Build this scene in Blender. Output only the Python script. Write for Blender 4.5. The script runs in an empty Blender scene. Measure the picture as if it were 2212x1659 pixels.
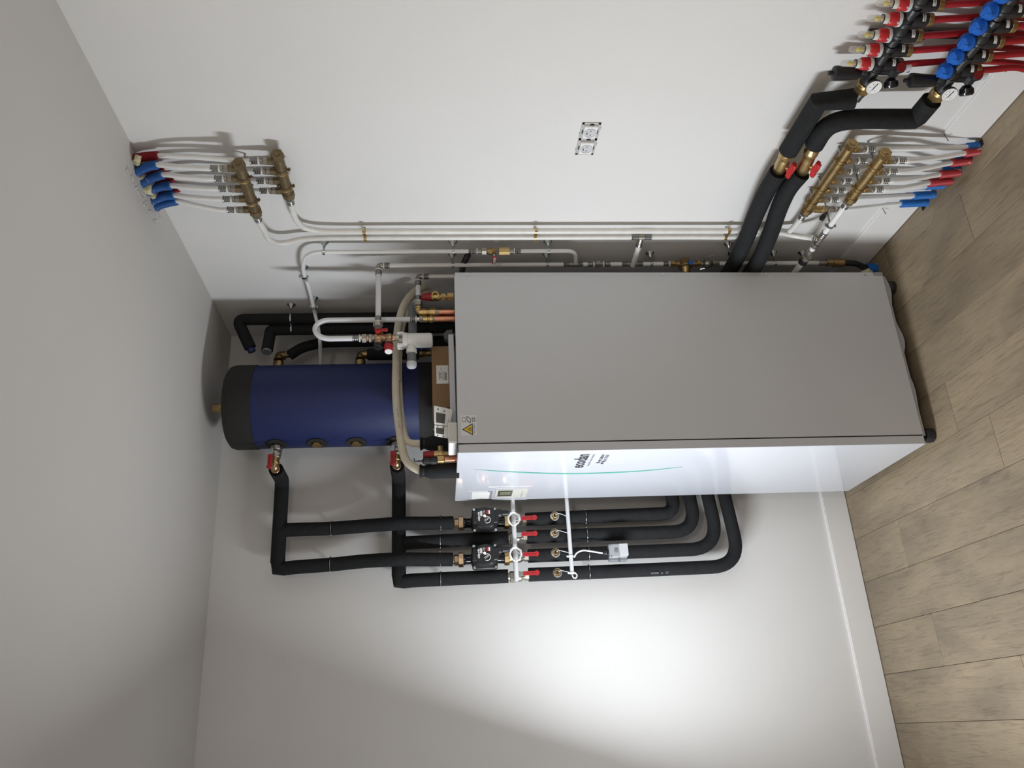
import bpy, bmesh, math, random
from mathutils import Vector as V, Matrix as M4, Quaternion
random.seed(7)
S = bpy.context.scene
COL = S.collection
# ------------------------------------------------------------------ camera
CP = V((-1.65966, -3.30680, 1.73250))
RX = V((-0.0544555, -0.0783744, -0.9954356))     # picture right
RY = V((0.9192629, -0.3931691, -0.0193328))      # picture up
RZ = V((0.3898593, 0.9161198, -0.0934568))       # viewing direction
FPX = 1782.416
cd = bpy.data.cameras.new('camera'); cam = bpy.data.objects.new('camera', cd); COL.objects.link(cam)
cam.matrix_world = M4(((RX.x, RY.x, -RZ.x, CP.x), (RX.y, RY.y, -RZ.y, CP.y), (RX.z, RY.z, -RZ.z, CP.z), (0, 0, 0, 1)))
cd.sensor_width = 36; cd.lens = FPX / 2212 * 36; cd.clip_start = 0.05
S.camera = cam
# ------------------------------------------------------------------ light
w = bpy.data.worlds.new('world'); S.world = w; w.use_nodes = True
w.node_tree.nodes['Background'].inputs[0].default_value = (0.62, 0.78, 1.0, 1)
w.node_tree.nodes['Background'].inputs[1].default_value = 0.9
def area(name, loc, target, sx, sy, power, color, spread=180):
    l = bpy.data.lights.new(name, 'AREA'); l.shape = 'RECTANGLE'; l.size = sx; l.size_y = sy
    l.energy = power; l.color = color; l.spread = math.radians(spread)
    o = bpy.data.objects.new(name, l); COL.objects.link(o); o.location = loc
    o.rotation_euler = (V(target) - V(loc)).to_track_quat('-Z', 'Y').to_euler(); return o
XL = -2.02            # left wall plane
WY0, WY1, WZ0, WZ1 = -0.80, -0.56, 0.78, 1.66     # window opening
area('daylight', (XL + .01, -.68, 1.26), (0, -1.36, 0.62), 0.11, 0.60, 30, (0.90, 0.95, 1.0), 172)
area('warm_fill_light', (-1.1, -3.6, 2.5), (-1.1, -3.0, 0), 0.5, 0.5, 15, (1.0, 0.88, 0.75))  # added warm area light for the room's ambient tone, no fixture behind it
vs = S.view_settings; vs.view_transform = 'Standard'; vs.look = 'None'; vs.exposure = 0.0; vs.gamma = 1; vs.use_curve_mapping = False
# ------------------------------------------------------------------ picture helpers (ray meets a real plane)
def ray(u, v): return RX * ((u - 1106) / FPX) + RY * ((829.5 - v) / FPX) + RZ
def onp(u, v, ax, val):
    d = ray(u, v); t = (val - CP[ax]) / d[ax]; return CP + d * t
def A(u, v, off=.05): return onp(u, v, 0, -off)      # on the right wall, off metres in front of it
def B(u, v, off=.08): return onp(u, v, 1, -off)      # on the back wall
def Y(u, v, y): return onp(u, v, 1, y)
# ------------------------------------------------------------------ materials
MT = {}
def mat(name, col, rough=.5, metal=0, var=0, vs_=20, bump=0, bs=200, coat=0, emit=0, trans=0, alpha=1, ior=1.45, spec=.5):
    m = bpy.data.materials.new(name); m.use_nodes = True; nt = m.node_tree; b = nt.nodes['Principled BSDF']
    b.inputs['Base Color'].default_value = (*col, 1); b.inputs['Roughness'].default_value = rough; b.inputs['Metallic'].default_value = metal
    b.inputs['Coat Weight'].default_value = coat; b.inputs['Coat Roughness'].default_value = .05
    b.inputs['Transmission Weight'].default_value = trans; b.inputs['IOR'].default_value = ior; b.inputs['Alpha'].default_value = alpha
    b.inputs['Specular IOR Level'].default_value = spec
    if emit:
        b.inputs['Emission Color'].default_value = (*col, 1); b.inputs['Emission Strength'].default_value = emit
    tc = nt.nodes.new('ShaderNodeTexCoord')
    if var:
        n = nt.nodes.new('ShaderNodeTexNoise'); n.inputs['Scale'].default_value = vs_; n.inputs['Detail'].default_value = 5
        nt.links.new(tc.outputs['Object'], n.inputs['Vector'])
        r = nt.nodes.new('ShaderNodeValToRGB'); e = r.color_ramp.elements
        e[0].position = .3; e[1].position = .7
        e[0].color = (*[c * (1 - var) for c in col], 1); e[1].color = (*[min(1, c * (1 + var)) for c in col], 1)
        nt.links.new(n.outputs['Fac'], r.inputs['Fac']); nt.links.new(r.outputs['Color'], b.inputs['Base Color'])
    if bump:
        n = nt.nodes.new('ShaderNodeTexNoise'); n.inputs['Scale'].default_value = bs; n.inputs['Detail'].default_value = 3
        nt.links.new(tc.outputs['Object'], n.inputs['Vector'])
        q = nt.nodes.new('ShaderNodeBump'); q.inputs['Strength'].default_value = bump; q.inputs['Distance'].default_value = .002
        nt.links.new(n.outputs['Fac'], q.inputs['Height']); nt.links.new(q.outputs['Normal'], b.inputs['Normal'])
    MT[name] = m; return m
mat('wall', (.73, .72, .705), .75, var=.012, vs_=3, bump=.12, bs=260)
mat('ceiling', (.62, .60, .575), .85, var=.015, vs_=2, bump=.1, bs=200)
mat('trim', (.80, .785, .77), .45)
mat('pipe', (.80, .80, .79), .3, var=.03, vs_=40)
mat('pipe_old', (.74, .73, .69), .35, var=.06, vs_=30)
mat('foam', (.0125, .0133, .0145), .85, spec=.35, var=.22, vs_=60, bump=.35, bs=500)
mat('foam_dark', (.006, .006, .006), .95, spec=.2)
mat('brass', (.56, .41, .19), .34, 1, var=.12, vs_=60, bump=.1, bs=300)
mat('brass_old', (.40, .28, .13), .40, 1, var=.2, vs_=60, bump=.1, bs=300)
mat('brass_dull', (.20, .15, .085), .5, .75, var=.15, vs_=60)
mat('bronze', (.52, .36, .22), .34, 1, var=.12, vs_=80)
mat('nickel', (.38, .355, .31), .42, 1, var=.08, vs_=60)
mat('chrome', (.66, .66, .65), .18, 1)
mat('steel', (.32, .32, .31), .38, 1)
mat('zinc', (.55, .60, .62), .25, 1)
mat('copper', (.83, .38, .24), .25, 1, var=.15, vs_=50)
mat('ring', (.75, .74, .70), .4)
mat('red', (.46, .022, .026), .35)
mat('red_dark', (.22, .012, .014), .4)
mat('red_cap', (.30, .018, .022), .4)
mat('red_pipe', (.34, .016, .022), .42, var=.12, vs_=60)
mat('blue', (.015, .13, .55), .35)
mat('blue_dark', (.012, .035, .14), .5)
mat('black', (.016, .016, .018), .38)
mat('black_gloss', (.010, .010, .012), .18)
mat('composite', (.020, .021, .022), .42, var=.15, vs_=50, bump=.2, bs=400)
mat('panel', (.60, .62, .65), .42, var=.01, vs_=4, bump=.08, bs=700)
mat('panel_white', (.60, .62, .67), .18, coat=.6)
mat('plastic_white', (.82, .82, .80), .35)
mat('plastic_beige', (.60, .59, .53), .45)
mat('pvc', (.60, .61, .63), .4)
mat('pvc_dark', (.17, .18, .19), .5)
mat('pvc_white', (.74, .75, .77), .4)
mat('tank', (.009, .017, .085), .55, var=.10, vs_=40, bump=.25, bs=350)
mat('tank_cap', (.016, .0155, .0145), .75, bump=.2, bs=350)
mat('cardboard', (.27, .165, .085), .85, var=.08, vs_=12)
mat('paper', (.78, .77, .73), .6)
mat('ink', (.03, .03, .035), .6)
mat('ink_grey', (.30, .31, .34), .6)
mat('print_white', (.85, .85, .85), .5)
mat('insul', (.66, .60, .48), .75, var=.06, vs_=30, bump=.2, bs=300)
mat('yellow', (.80, .60, .03), .4)
mat('sign_yellow', (.78, .55, .03), .4)
mat('green', (.10, .38, .29), .4)
mat('lcd', (.07, .075, .06), .25)
mat('lcd2', (.20, .21, .12), .25)
mat('led', (1.0, .28, .12), .4, emit=14)
mat('foamfill', (.62, .57, .38), .9, var=.12, vs_=40, bump=.8, bs=90)
mat('plaster', (.60, .58, .54), .9, var=.12, vs_=30, bump=.8, bs=120)
mat('lightgrey', (.36, .38, .40), .5)
mat('midgrey', (.20, .215, .235), .5)
mat('clear', (.62, .61, .58), .08, alpha=.34)
mat('frame', (.70, .70, .70), .25, .5)
mat('nail', (.18, .18, .18), .4, 1)
mat('dark', (.012, .010, .008), .9)
mat('glass', (1, 1, 1), .02, trans=1, ior=1.02)
def corr(name, col):      # corrugated conduit, with plaster splashes
    m = mat(name, col, .45); nt = m.node_tree; b = nt.nodes['Principled BSDF']
    tc = nt.nodes.new('ShaderNodeTexCoord'); n = nt.nodes.new('ShaderNodeTexNoise'); n.inputs['Scale'].default_value = 38; n.inputs['Detail'].default_value = 3
    nt.links.new(tc.outputs['Object'], n.inputs['Vector'])
    r = nt.nodes.new('ShaderNodeValToRGB'); e = r.color_ramp.elements; e[0].position = .655; e[1].position = .67
    e[0].color = (*col, 1); e[1].color = (.62, .60, .54, 1)
    nt.links.new(n.outputs['Fac'], r.inputs['Fac']); nt.links.new(r.outputs['Color'], b.inputs['Base Color'])
corr('conduit_blue', (.012, .085, .30)); corr('conduit_red', (.26, .014, .022)); corr('conduit_red2', (.40, .022, .028)); corr('conduit_blue2', (.012, .14, .46))
def wood():
    m = bpy.data.materials.new('wood'); m.use_nodes = True; nt = m.node_tree; N = nt.nodes; L = nt.links; b = N['Principled BSDF']
    b.inputs['Roughness'].default_value = .5
    tc = N.new('ShaderNodeTexCoord'); oi = N.new('ShaderNodeObjectInfo')
    ad = N.new('ShaderNodeVectorMath'); ad.operation = 'ADD'
    mul = N.new('ShaderNodeVectorMath'); mul.operation = 'SCALE'; mul.inputs['Scale'].default_value = 37
    cx = N.new('ShaderNodeCombineXYZ'); L.new(oi.outputs['Random'], cx.inputs[0]); L.new(oi.outputs['Random'], cx.inputs[1]); L.new(cx.outputs[0], mul.inputs[0])
    L.new(tc.outputs['Object'], ad.inputs[0]); L.new(mul.outputs[0], ad.inputs[1])
    def mapped(sx, sy):
        mp = N.new('ShaderNodeMapping'); mp.inputs['Scale'].default_value = (sx, sy, 1); L.new(ad.outputs[0], mp.inputs['Vector']); return mp
    def noise(mp, sc, det, dist=0):
        n = N.new('ShaderNodeTexNoise'); n.inputs['Scale'].default_value = sc; n.inputs['Detail'].default_value = det; n.inputs['Distortion'].default_value = dist
        L.new(mp.outputs[0], n.inputs['Vector']); return n
    def ramp(n, stops):
        r = N.new('ShaderNodeValToRGB'); e = r.color_ramp.elements
        while len(e) < len(stops): e.new(.5)
        for i, (p, c) in enumerate(stops): e[i].position = p; e[i].color = (*c, 1)
        L.new(n.outputs['Fac'], r.inputs['Fac']); return r
    def mix(a, c, f, mode='MULTIPLY'):
        x = N.new('ShaderNodeMix'); x.data_type = 'RGBA'; x.blend_type = mode; x.inputs[0].default_value = f
        L.new(a, x.inputs[6]); L.new(c, x.inputs[7]); return x.outputs[2]
    big = ramp(noise(mapped(3.2, 1.3), 1.6, 4, .6), [(.33, (.205, .163, .113)), (.5, (.262, .207, .139)), (.68, (.315, .250, .166))])
    grain = ramp(noise(mapped(26, 2.2), 3.4, 8, 1.4), [(.30, (.66, .64, .62)), (.48, (.97, .97, .97)), (.75, (1.10, 1.09, 1.07))])
    fine = ramp(noise(mapped(120, 7), 4, 4, .4), [(.35, (.80, .79, .77)), (.5, (1, 1, 1)), (.8, (1.04, 1.04, 1.04))])
    knot = ramp(noise(mapped(5, 2.6), 2.1, 3, 1.2), [(.22, (.72, .71, .72)), (.34, (1, 1, 1)), (1, (1, 1, 1))])
    c = mix(big.outputs[0], grain.outputs[0], .75); c = mix(c, fine.outputs[0], .6); c = mix(c, knot.outputs[0], .9)
    rr = N.new('ShaderNodeMapRange'); rr.inputs[3].default_value = .94; rr.inputs[4].default_value = 1.05; L.new(oi.outputs['Random'], rr.inputs[0])
    sc = N.new('ShaderNodeVectorMath'); sc.operation = 'SCALE'; L.new(c, sc.inputs[0]); L.new(rr.outputs[0], sc.inputs['Scale'])
    L.new(sc.outputs[0], b.inputs['Base Color'])
    bp = N.new('ShaderNodeBump'); bp.inputs['Strength'].default_value = .25; bp.inputs['Distance'].default_value = .001
    L.new(grain.outputs[0], bp.inputs['Height']); L.new(bp.outputs['Normal'], b.inputs['Normal'])
    MT['wood'] = m
wood()
# ------------------------------------------------------------------ mesh kit
class MB:
    def __init__(s): s.v = []; s.f = []
    def add(s, vs, fs):
        o = len(s.v); s.v += [V(p) for p in vs]; s.f += [[i + o for i in f] for f in fs]; return s
    def tube(s, path, r, n=16, caps=True, closed=False):
        P = [V(p) for p in path]; m = len(P); R = r if isinstance(r, (list, tuple)) else [r] * m
        T = []
        for i in range(m):
            a = P[(i - 1) % m] if (i or closed) else P[0]; b = P[(i + 1) % m] if (i < m - 1 or closed) else P[-1]
            t = b - a; T.append(t.normalized() if t.length > 1e-9 else (T[-1] if T else V((0, 0, 1))))
        x = T[0].orthogonal().normalized(); vs = []
        for i in range(m):
            if i:
                q = T[i - 1].rotation_difference(T[i]); x = q @ x
            x = (x - T[i] * x.dot(T[i])).normalized(); y = T[i].cross(x)
            for k in range(n):
                a = 2 * math.pi * k / n; vs.append(P[i] + (x * math.cos(a) + y * math.sin(a)) * R[i])
        fs = []
        for i in range(m if closed else m - 1):
            j = (i + 1) % m
            for k in range(n):
                l = (k + 1) % n; fs.append([i * n + k, i * n + l, j * n + l, j * n + k])
        if caps and not closed: fs.append(list(range(n))[::-1]); fs.append([(m - 1) * n + k for k in range(n)])
        return s.add(vs, fs)
    def lathe(s, o, d, prof, n=20, rot=0, caps=True):
        o = V(o); d = V(d).normalized(); h = V((0, 0, 1)) if abs(d.z) < .9 else V((1, 0, 0))
        x = (h - d * h.dot(d)).normalized(); y = d.cross(x); vs = []
        for t, r in prof:
            for k in range(n):
                a = 2 * math.pi * k / n + rot; vs.append(o + d * t + (x * math.cos(a) + y * math.sin(a)) * max(r, 1e-5))
        fs = []
        for i in range(len(prof) - 1):
            for k in range(n):
                l = (k + 1) % n; fs.append([i * n + k, i * n + l, (i + 1) * n + l, (i + 1) * n + k])
        if caps: fs.append(list(range(n))[::-1]); fs.append([(len(prof) - 1) * n + k for k in range(n)])
        return s.add(vs, fs)
    def cyl(s, o, d, l, r, n=20, b=.0008, rot=0):
        b = min(b, l * .3, r * .3); return s.lathe(o, d, [(0, r - b), (b, r), (l - b, r), (l, r - b)], n, rot)
    def box(s, c, size, ax=None, bev=.0015, seg=1):
        bm = bmesh.new(); bmesh.ops.create_cube(bm, size=1)
        for v in bm.verts: v.co = V((v.co.x * size[0], v.co.y * size[1], v.co.z * size[2]))
        if bev > 0: bmesh.ops.bevel(bm, geom=bm.edges[:], offset=min(bev, min(size) * .45), segments=seg, affect='EDGES', profile=.5)
        c = V(c); ax = ax or (V((1, 0, 0)), V((0, 1, 0)), V((0, 0, 1)))
        s.add([c + ax[0] * v.co.x + ax[1] * v.co.y + ax[2] * v.co.z for v in bm.verts], [[q.index for q in f.verts] for f in bm.faces]); bm.free(); return s
    def prism(s, pts, o, x, y, z, t):       # polygon in (x,y) at o, extruded along z by t
        o = V(o); x = V(x); y = V(y); z = V(z); n = len(pts)
        vs = [o + x * a + y * b for a, b in pts] + [o + x * a + y * b + z * t for a, b in pts]
        return s.add(vs, [list(range(n))[::-1], [n + i for i in range(n)]] + [[i, (i + 1) % n, n + (i + 1) % n, n + i] for i in range(n)])
    def sph(s, c, r, n=12, sc=(1, 1, 1)):
        c = V(c); vs = [c + V((0, 0, r * sc[2]))]; h = n // 2
        for i in range(1, h):
            a = math.pi * i / h
            for k in range(n):
                b = 2 * math.pi * k / n; vs.append(c + V((r * sc[0] * math.sin(a) * math.cos(b), r * sc[1] * math.sin(a) * math.sin(b), r * sc[2] * math.cos(a))))
        vs.append(c - V((0, 0, r * sc[2]))); fs = [[0, 1 + k, 1 + (k + 1) % n] for k in range(n)]
        for i in range(h - 2):
            for k in range(n): l = (k + 1) % n; fs.append([1 + i * n + k, 1 + (i + 1) * n + k, 1 + (i + 1) * n + l, 1 + i * n + l])
        e = len(vs) - 1; b0 = 1 + (h - 2) * n; fs += [[e, b0 + (k + 1) % n, b0 + k] for k in range(n)]
        return s.add(vs, fs)
def link(name, mb, m, parent=None, ang=35):
    me = bpy.data.meshes.new(name); off = V((0, 0, 0)); p = parent
    while p is not None: off += p.location; p = p.parent
    me.from_pydata([v - off for v in mb.v], [], mb.f)
    bm = bmesh.new(); bm.from_mesh(me); bmesh.ops.recalc_face_normals(bm, faces=bm.faces); bm.to_mesh(me); bm.free()
    me.shade_smooth(); me.set_sharp_from_angle(angle=math.radians(ang))
    me.materials.append(MT[m]); o = bpy.data.objects.new(name, me); COL.objects.link(o); o.parent = parent; return o
def tag(o, label, cat, group=None):
    o['label'] = label; o['category'] = cat
    if group: o['group'] = group
    return o
def thing(name, loc, label, cat, group=None):
    o = bpy.data.objects.new(name, None); COL.objects.link(o); o.location = loc; o.empty_display_size = .05
    return tag(o, label, cat, group)
def st(name, mb, m, parent=None):
    o = link(name, mb, m, parent)
    if parent is None: o['kind'] = 'structure'
    return o
def text(name, s, o, x, y, size, m, parent, align='CENTER', ext=.0002, sx=1, bold=0):
    c = bpy.data.curves.new(name, 'FONT'); c.body = s; c.size = size; c.align_x = align; c.align_y = 'CENTER'; c.extrude = ext; c.resolution_u = 2; c.offset = bold
    t = bpy.data.objects.new(name, c); COL.objects.link(t); bpy.context.view_layer.update()
    me = bpy.data.meshes.new_from_object(t); bpy.data.objects.remove(t)
    x = V(x).normalized(); y = V(y).normalized(); z = x.cross(y); b = MB()
    b.add([V(o) + x * v.co.x * sx + y * v.co.y + z * v.co.z for v in me.vertices], [list(f.vertices) for f in me.polygons])
    bpy.data.meshes.remove(me); return link(name, b, m, parent)
def fillet(P, r, n=8):
    P = [V(p) for p in P]; out = [P[0]]; rr = r if isinstance(r, (list, tuple)) else [r] * (len(P) - 2)
    for i in range(1, len(P) - 1):
        a = (P[i - 1] - P[i]); b = (P[i + 1] - P[i]); la, lb = a.length, b.length; a.normalize(); b.normalize()
        ang = a.angle(b); d = min(rr[i - 1] / max(math.tan(ang / 2), .05), la * .49, lb * .49)
        s_, e_ = P[i] + a * d, P[i] + b * d
        for k in range(n + 1):
            t = k / n; out.append(s_ * (1 - t) ** 2 + P[i] * 2 * t * (1 - t) + e_ * t * t)
    out.append(P[-1]); return out
def smooth(P, n=6):
    P = [V(p) for p in P]; Q = [P[0] * 2 - P[1]] + P + [P[-1] * 2 - P[-2]]; out = []
    for i in range(1, len(Q) - 2):
        for k in range(n):
            t = k / n; a, b, c, d = Q[i - 1], Q[i], Q[i + 1], Q[i + 2]
            out.append(.5 * ((2 * b) + (c - a) * t + (2 * a - 5 * b + 4 * c - d) * t * t + (3 * b - a - 3 * c + d) * t ** 3))
    out.append(P[-1]); return out
def corrug(path, r, pitch=.0042, amp=.0014):
    P = smooth(path, 10); L = [0]
    for i in range(1, len(P)): L.append(L[-1] + (P[i] - P[i - 1]).length)
    n = max(4, int(L[-1] / (pitch / 2))); Q = []; R = []; j = 0
    for k in range(n + 1):
        d = L[-1] * k / n
        while j < len(L) - 2 and L[j + 1] < d: j += 1
        f = (d - L[j]) / max(1e-9, L[j + 1] - L[j]); Q.append(P[j].lerp(P[j + 1], f)); R.append(r + (amp if k % 2 else -amp))
    return MB().tube(Q, R, 14)
XX, YY, ZZ = V((1, 0, 0)), V((0, 1, 0)), V((0, 0, 1))
# ------------------------------------------------------------------ room shell
H = 2.609; YF = -4.3
def slab(x0, y0, z0, x1, y1, z1): return MB().box(((x0 + x1) / 2, (y0 + y1) / 2, (z0 + z1) / 2), (abs(x1 - x0), abs(y1 - y0), abs(z1 - z0)), bev=0)
st('wall_right', slab(0, YF - .1, -.1, .1, .1, H + .1), 'wall')
st('wall_back', slab(XL - .2, 0, -.1, 0, .1, H + .1), 'wall')
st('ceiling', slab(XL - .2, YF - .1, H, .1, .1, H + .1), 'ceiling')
st('wall_front', slab(XL - .2, YF - .1, -.1, 0, YF, H + .1), 'wall')
wl = slab(XL - .2, YF, -.1, XL, WY0, H)
for q in (slab(XL - .2, WY1, -.1, XL, 0, H), slab(XL - .2, WY0, -.1, XL, WY1, WZ0), slab(XL - .2, WY0, WZ1, XL, WY1, H)): wl.add(q.v, q.f)
st('wall_left', wl, 'wall')
wf = MB(); xw = XL - .12
for z in (WZ0 + .02, WZ1 - .02): wf.box((xw, (WY0 + WY1) / 2, z), (.05, WY1 - WY0, .04))
for y in (WY0 + .02, WY1 - .02): wf.box((xw, y, (WZ0 + WZ1) / 2), (.05, .04, WZ1 - WZ0))
win = st('window_1', wf, 'trim')
fl = st('floor', slab(XL - .2, YF - .1, -.12, .1, .1, -.008), 'dark')
PL = 2.05; PW = .1775; k0 = -1.703
joints = {-.669: -.845, -1.159: -.36, -1.5: -.432}
row = 0; x = k0 - 3 * PW
while x < 0:
    x0, x1 = max(x, XL), min(x + PW, 0)
    if x1 - x0 > .01:
        off = {0: .2}.get(row, (row * .47) % PL)
        xm = (x0 + x1) / 2
        for jx, jy in joints.items():
            if abs(xm - jx) < PW / 2: off = (jy + 4.3) % PL
        y = YF + off - PL
        while y < 0:
            a, b_ = max(y, YF), min(y + PL, 0)
            if b_ - a > .02:
                p = link('plank', MB().box(((x0 + x1) / 2, (a + b_) / 2, -.004), (x1 - x0 - .0012, b_ - a - .0012, .008), bev=.0009, seg=1), 'wood', fl)
            y += PL
    x += PW; row += 1
def bboard(name, p0, p1, h, t, nrm, rc=0):
    d = (V(p1) - V(p0)); L = d.length; d.normalize(); n = V(nrm)
    pts = [(0, 0), (L, 0), (L, h)]
    if rc: pts += [(rc, h)] + [(rc - rc * math.sin(a), h - rc + rc * math.cos(a)) for a in (.5, 1.05)] + [(0, h - rc)]
    else: pts += [(0, h)]
    b = MB().prism(pts, V(p0) + ZZ * .003, d, ZZ, n, t - .003)
    b.prism([(p[0] + (0 if p[0] == 0 or p[0] == L else 0), min(p[1], h - .004)) for p in pts], V(p0) + ZZ * .003 + n * (t - .003), d, ZZ, n, .003)
    return st(name, b, 'trim')
bboard('baseboard_back', (XL, 0, 0), (0, 0, 0), .104, .013, (0, -1, 0))
bboard('baseboard_right', (0, -.985, 0), (0, -.013, 0), .124, .012, (-1, 0, 0))
bboard('baseboard_right', (0, -1.345, 0), (0, YF, 0), .130, .012, (-1, 0, 0), .022)
bboard('baseboard_left', (XL, YF, 0), (XL, 0, 0), .104, .013, (1, 0, 0))
# ------------------------------------------------------------------ small fittings shared by many things
def sleeve(par, o, d, r, l=.026, ring=True, nut=None, m='steel', nm='nickel', nl=.014):
    """press sleeve, plastic ring, collar and nut, walking from the pipe along d; returns the end point"""
    o = V(o); d = V(d).normalized(); R = r + .0022
    pr = [(0, R + .001), (.001, R + .0012), (.002, R)]
    for i in range(3):
        t = .004 + i * (l - .006) / 3; g = (l - .006) / 3
        pr += [(t, R), (t + g * .25, R - .0012), (t + g * .5, R - .0012), (t + g * .75, R)]
    pr += [(l - .001, R), (l, R - .0006)]
    link('press_sleeve', MB().lathe(o, d, pr, 18), m, par); t = l
    if ring: link('plastic_ring', MB().cyl(o + d * t, d, .0045, R + .0028, 18), 'ring', par); t += .0045
    link('collar', MB().lathe(o, d, [(t, R - .001), (t + .003, R - .001), (t + .004, R + .001), (t + .009, R + .001), (t + .010, R - .001)], 18), nm, par); t += .010
    if nut: link('nut', MB().cyl(o + d * t, d, nl, nut, 6, .001), nm, par); t += nl
    return o + d * t
def lug(par, c, side, d, s=.007, m='steel'):        # screw ear of a pipe clamp
    c = V(c); side = V(side).normalized(); d = V(d).normalized(); u = side.cross(d)
    b = MB().box(c + side * s * .6, (s * 1.3, s * 1.1, .0025), (side, d, u), .0006, 1)
    b.cyl(c + side * s * .7 - u * .006, u, .012, .0022, 8); b.sph(c + side * s * .7 - u * .006, .0036, 8); link('screw_ear', b, m, par)
def clamp(par, c, d, r, out, m='steel', wd=.010, ears=True, rough=False):
    """ring clamp round a pipe at c with axis d; out = direction away from the wall"""
    c = V(c); d = V(d).normalized(); b = MB().lathe(c - d * wd / 2, d, [(0, r + .0004), (0, r + .0026), (wd, r + .0026), (wd, r + .0004)], 22, caps=False)
    link('ring', b, m, par)
    if ears:
        s = V(out).cross(d).normalized()
        for q in (s, -s): lug(par, c + q * (r + .001), q, d, m=m)
def standoff(wallpt, c, d, r, out, label, m='steel', rosette=.0165, ears=False, grp='stand off pipe clamps on the right wall'):
    t = thing('pipe_clamp', wallpt, label, 'pipe clamp', grp); w_ = V(wallpt); out = V(out)
    link('rosette', MB().lathe(w_, out, [(0, rosette), (.0015, rosette), (.009, rosette * .62), (.017, .0062), (.022, .0045)], 24), 'zinc', t)
    l = (V(c) - w_).length - r; link('rod', MB().cyl(w_, (V(c) - w_), max(l, .01), .003, 10), 'steel', t)
    clamp(t, c, d, r, out, 'zinc', .009, ears); return t
def elbow(par, c, d1, d2, r, m, l=.02, name='elbow'):
    c = V(c); link(name, MB().tube(fillet([c + V(d1) * l, c, c + V(d2) * l], l * .6, 6), r, 18), m, par)
    b = MB(); b.cyl(c + V(d1) * (l - .004), V(d1), .007, r + .0025, 18); b.cyl(c + V(d2) * (l - .004), V(d2), .007, r + .0025, 18); link('bead', b, m, par)
# ================================================================== THE BIG CABINET
xf, xb, yn, yf_, zb, zt = -.820, -.153, -.735, -.143, .053, 1.660
cab = thing('heat_pump_cabinet', (xf, yn, 0), 'tall heat pump cabinet with grey side panel and glossy white front', 'heat pump')
sx = xf + .033
link('side_panel', MB().box(((sx + xb) / 2 + .001, yn + .006, (zb + zt) / 2), (xb - sx - .002, .012, zt - zb), bev=.0012), 'panel', cab)
link('carcass', MB().box(((sx + xb) / 2, (yn + yf_) / 2 + .006, (zb + zt) / 2 - .006), (xb - sx - .006, yf_ - yn - .016, zt - zb - .02), bev=.001), 'panel', cab)
link('front_panel', MB().box((xf + .0155, (yn + yf_) / 2, (zb + zt) / 2 + .001), (.031, yf_ - yn, zt - zb + .002), bev=.0016), 'panel_white', cab)
link('seam_gap_shade', MB().box((sx - .001, yn + .010, (zb + zt) / 2), (.004, .014, zt - zb - .006), bev=0), 'dark', cab)  # dark strip stands in for the shade in the open panel gap
link('top_gap_strip', MB().box(((sx + xb) / 2, yn + .020, zt - .004), (xb - sx - .01, .014, .010), bev=0), 'black', cab)
fb = MB().box((xb + .010, yn + .012, (zb + zt) / 2 + .012), (.021, .004, zt - zb - .03), bev=.0015)
fb.box((xb + .020, yn + .016, (zb + zt) / 2 + .012), (.003, .010, zt - zb - .03), bev=.001)
link('rear_flange', fb, 'panel', cab)
link('corner_bracket', MB().box((xb + .010, yn + .016, zt - .016), (.022, .004, .030), bev=.001), 'lightgrey', cab)
link('corner_bracket', MB().box((xb + .012, yn + .016, zb + .006), (.024, .004, .034), bev=.001), 'lightgrey', cab)
for u, v in ((1007, 597), (1429, 593), (1650, 592), (1865, 592)):
    z = Y(u, v, yn + .01).z; link('screw', MB().cyl((xb + .010, yn + .0105, z), -YY, .003, .0042, 12), 'zinc', cab)
# torn protective sheet showing below the side panel
b = MB(); pts = [(xb, zb + .004)]
n = 26
for i in range(n + 1):
    t = i / n; x = xb + (sx - xb) * t; d = .012 + .016 * max(0, math.sin(t * 19)) ** .7 * (0.6 + .4 * math.sin(t * 5)); pts.append((x, zb - d * .9))
pts.append((sx, zb + .004)); b.prism([(p[0], p[1]) for p in pts], (0, yn + .006, 0), XX, ZZ, YY, .003)
link('torn_sheet', b, 'lightgrey', cab)
for fx in (xb - .035, sx + .008):
    for fy in (yn + .030, yf_ - .05):
        if fy > -.5 and fx < -.5: fx += .14
        f_ = MB().lathe((fx, fy, 0), ZZ, [(0, .021), (.004, .025), (.022, .026), (.032, .020), (.036, .008), (.056, .008)], 24); link('foot', f_, 'black', cab)
# front: recessed controller, handle recess, green curve, lettering
X_ = xf - .0004
def frect(y0, y1, z0, z1, t=.001, proud=0): return MB().box((xf + .001 - proud + t / 2 - t, (y0 + y1) / 2 - .013, (z0 + z1) / 2), (t, abs(y1 - y0), abs(z1 - z0)), bev=min(.0004, t * .4))
cp = link('control_surround', frect(-.318, -.125, 1.378, 1.540, .0016), 'panel_white', cab)
link('handle_recess', frect(-.262, -.135, 1.520, 1.612, .0016), 'panel_white', cab)
link('handle_recess_floor', frect(-.250, -.150, 1.530, 1.598, .0008, .0016), 'plastic_white', cab)
ct = link('controller', frect(-.286, -.172, 1.388, 1.510, .0035, .0014), 'plastic_beige', cab)
link('lcd_screen', frect(-.280, -.198, 1.445, 1.500, .0012, .0048), 'lcd', ct)
link('lcd_window', frect(-.258, -.222, 1.452, 1.493, .0006, .0060), 'lcd2', ct)
for k in range(4): link('button', frect(-.262 + k * .022, -.250 + k * .022, 1.404, 1.409, .0012, .0048), 'lightgrey', ct)
text('screen_print', 'R', (xf - .0062, -.21, 1.503), -YY, ZZ, .010, 'ink_grey', ct)
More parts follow.
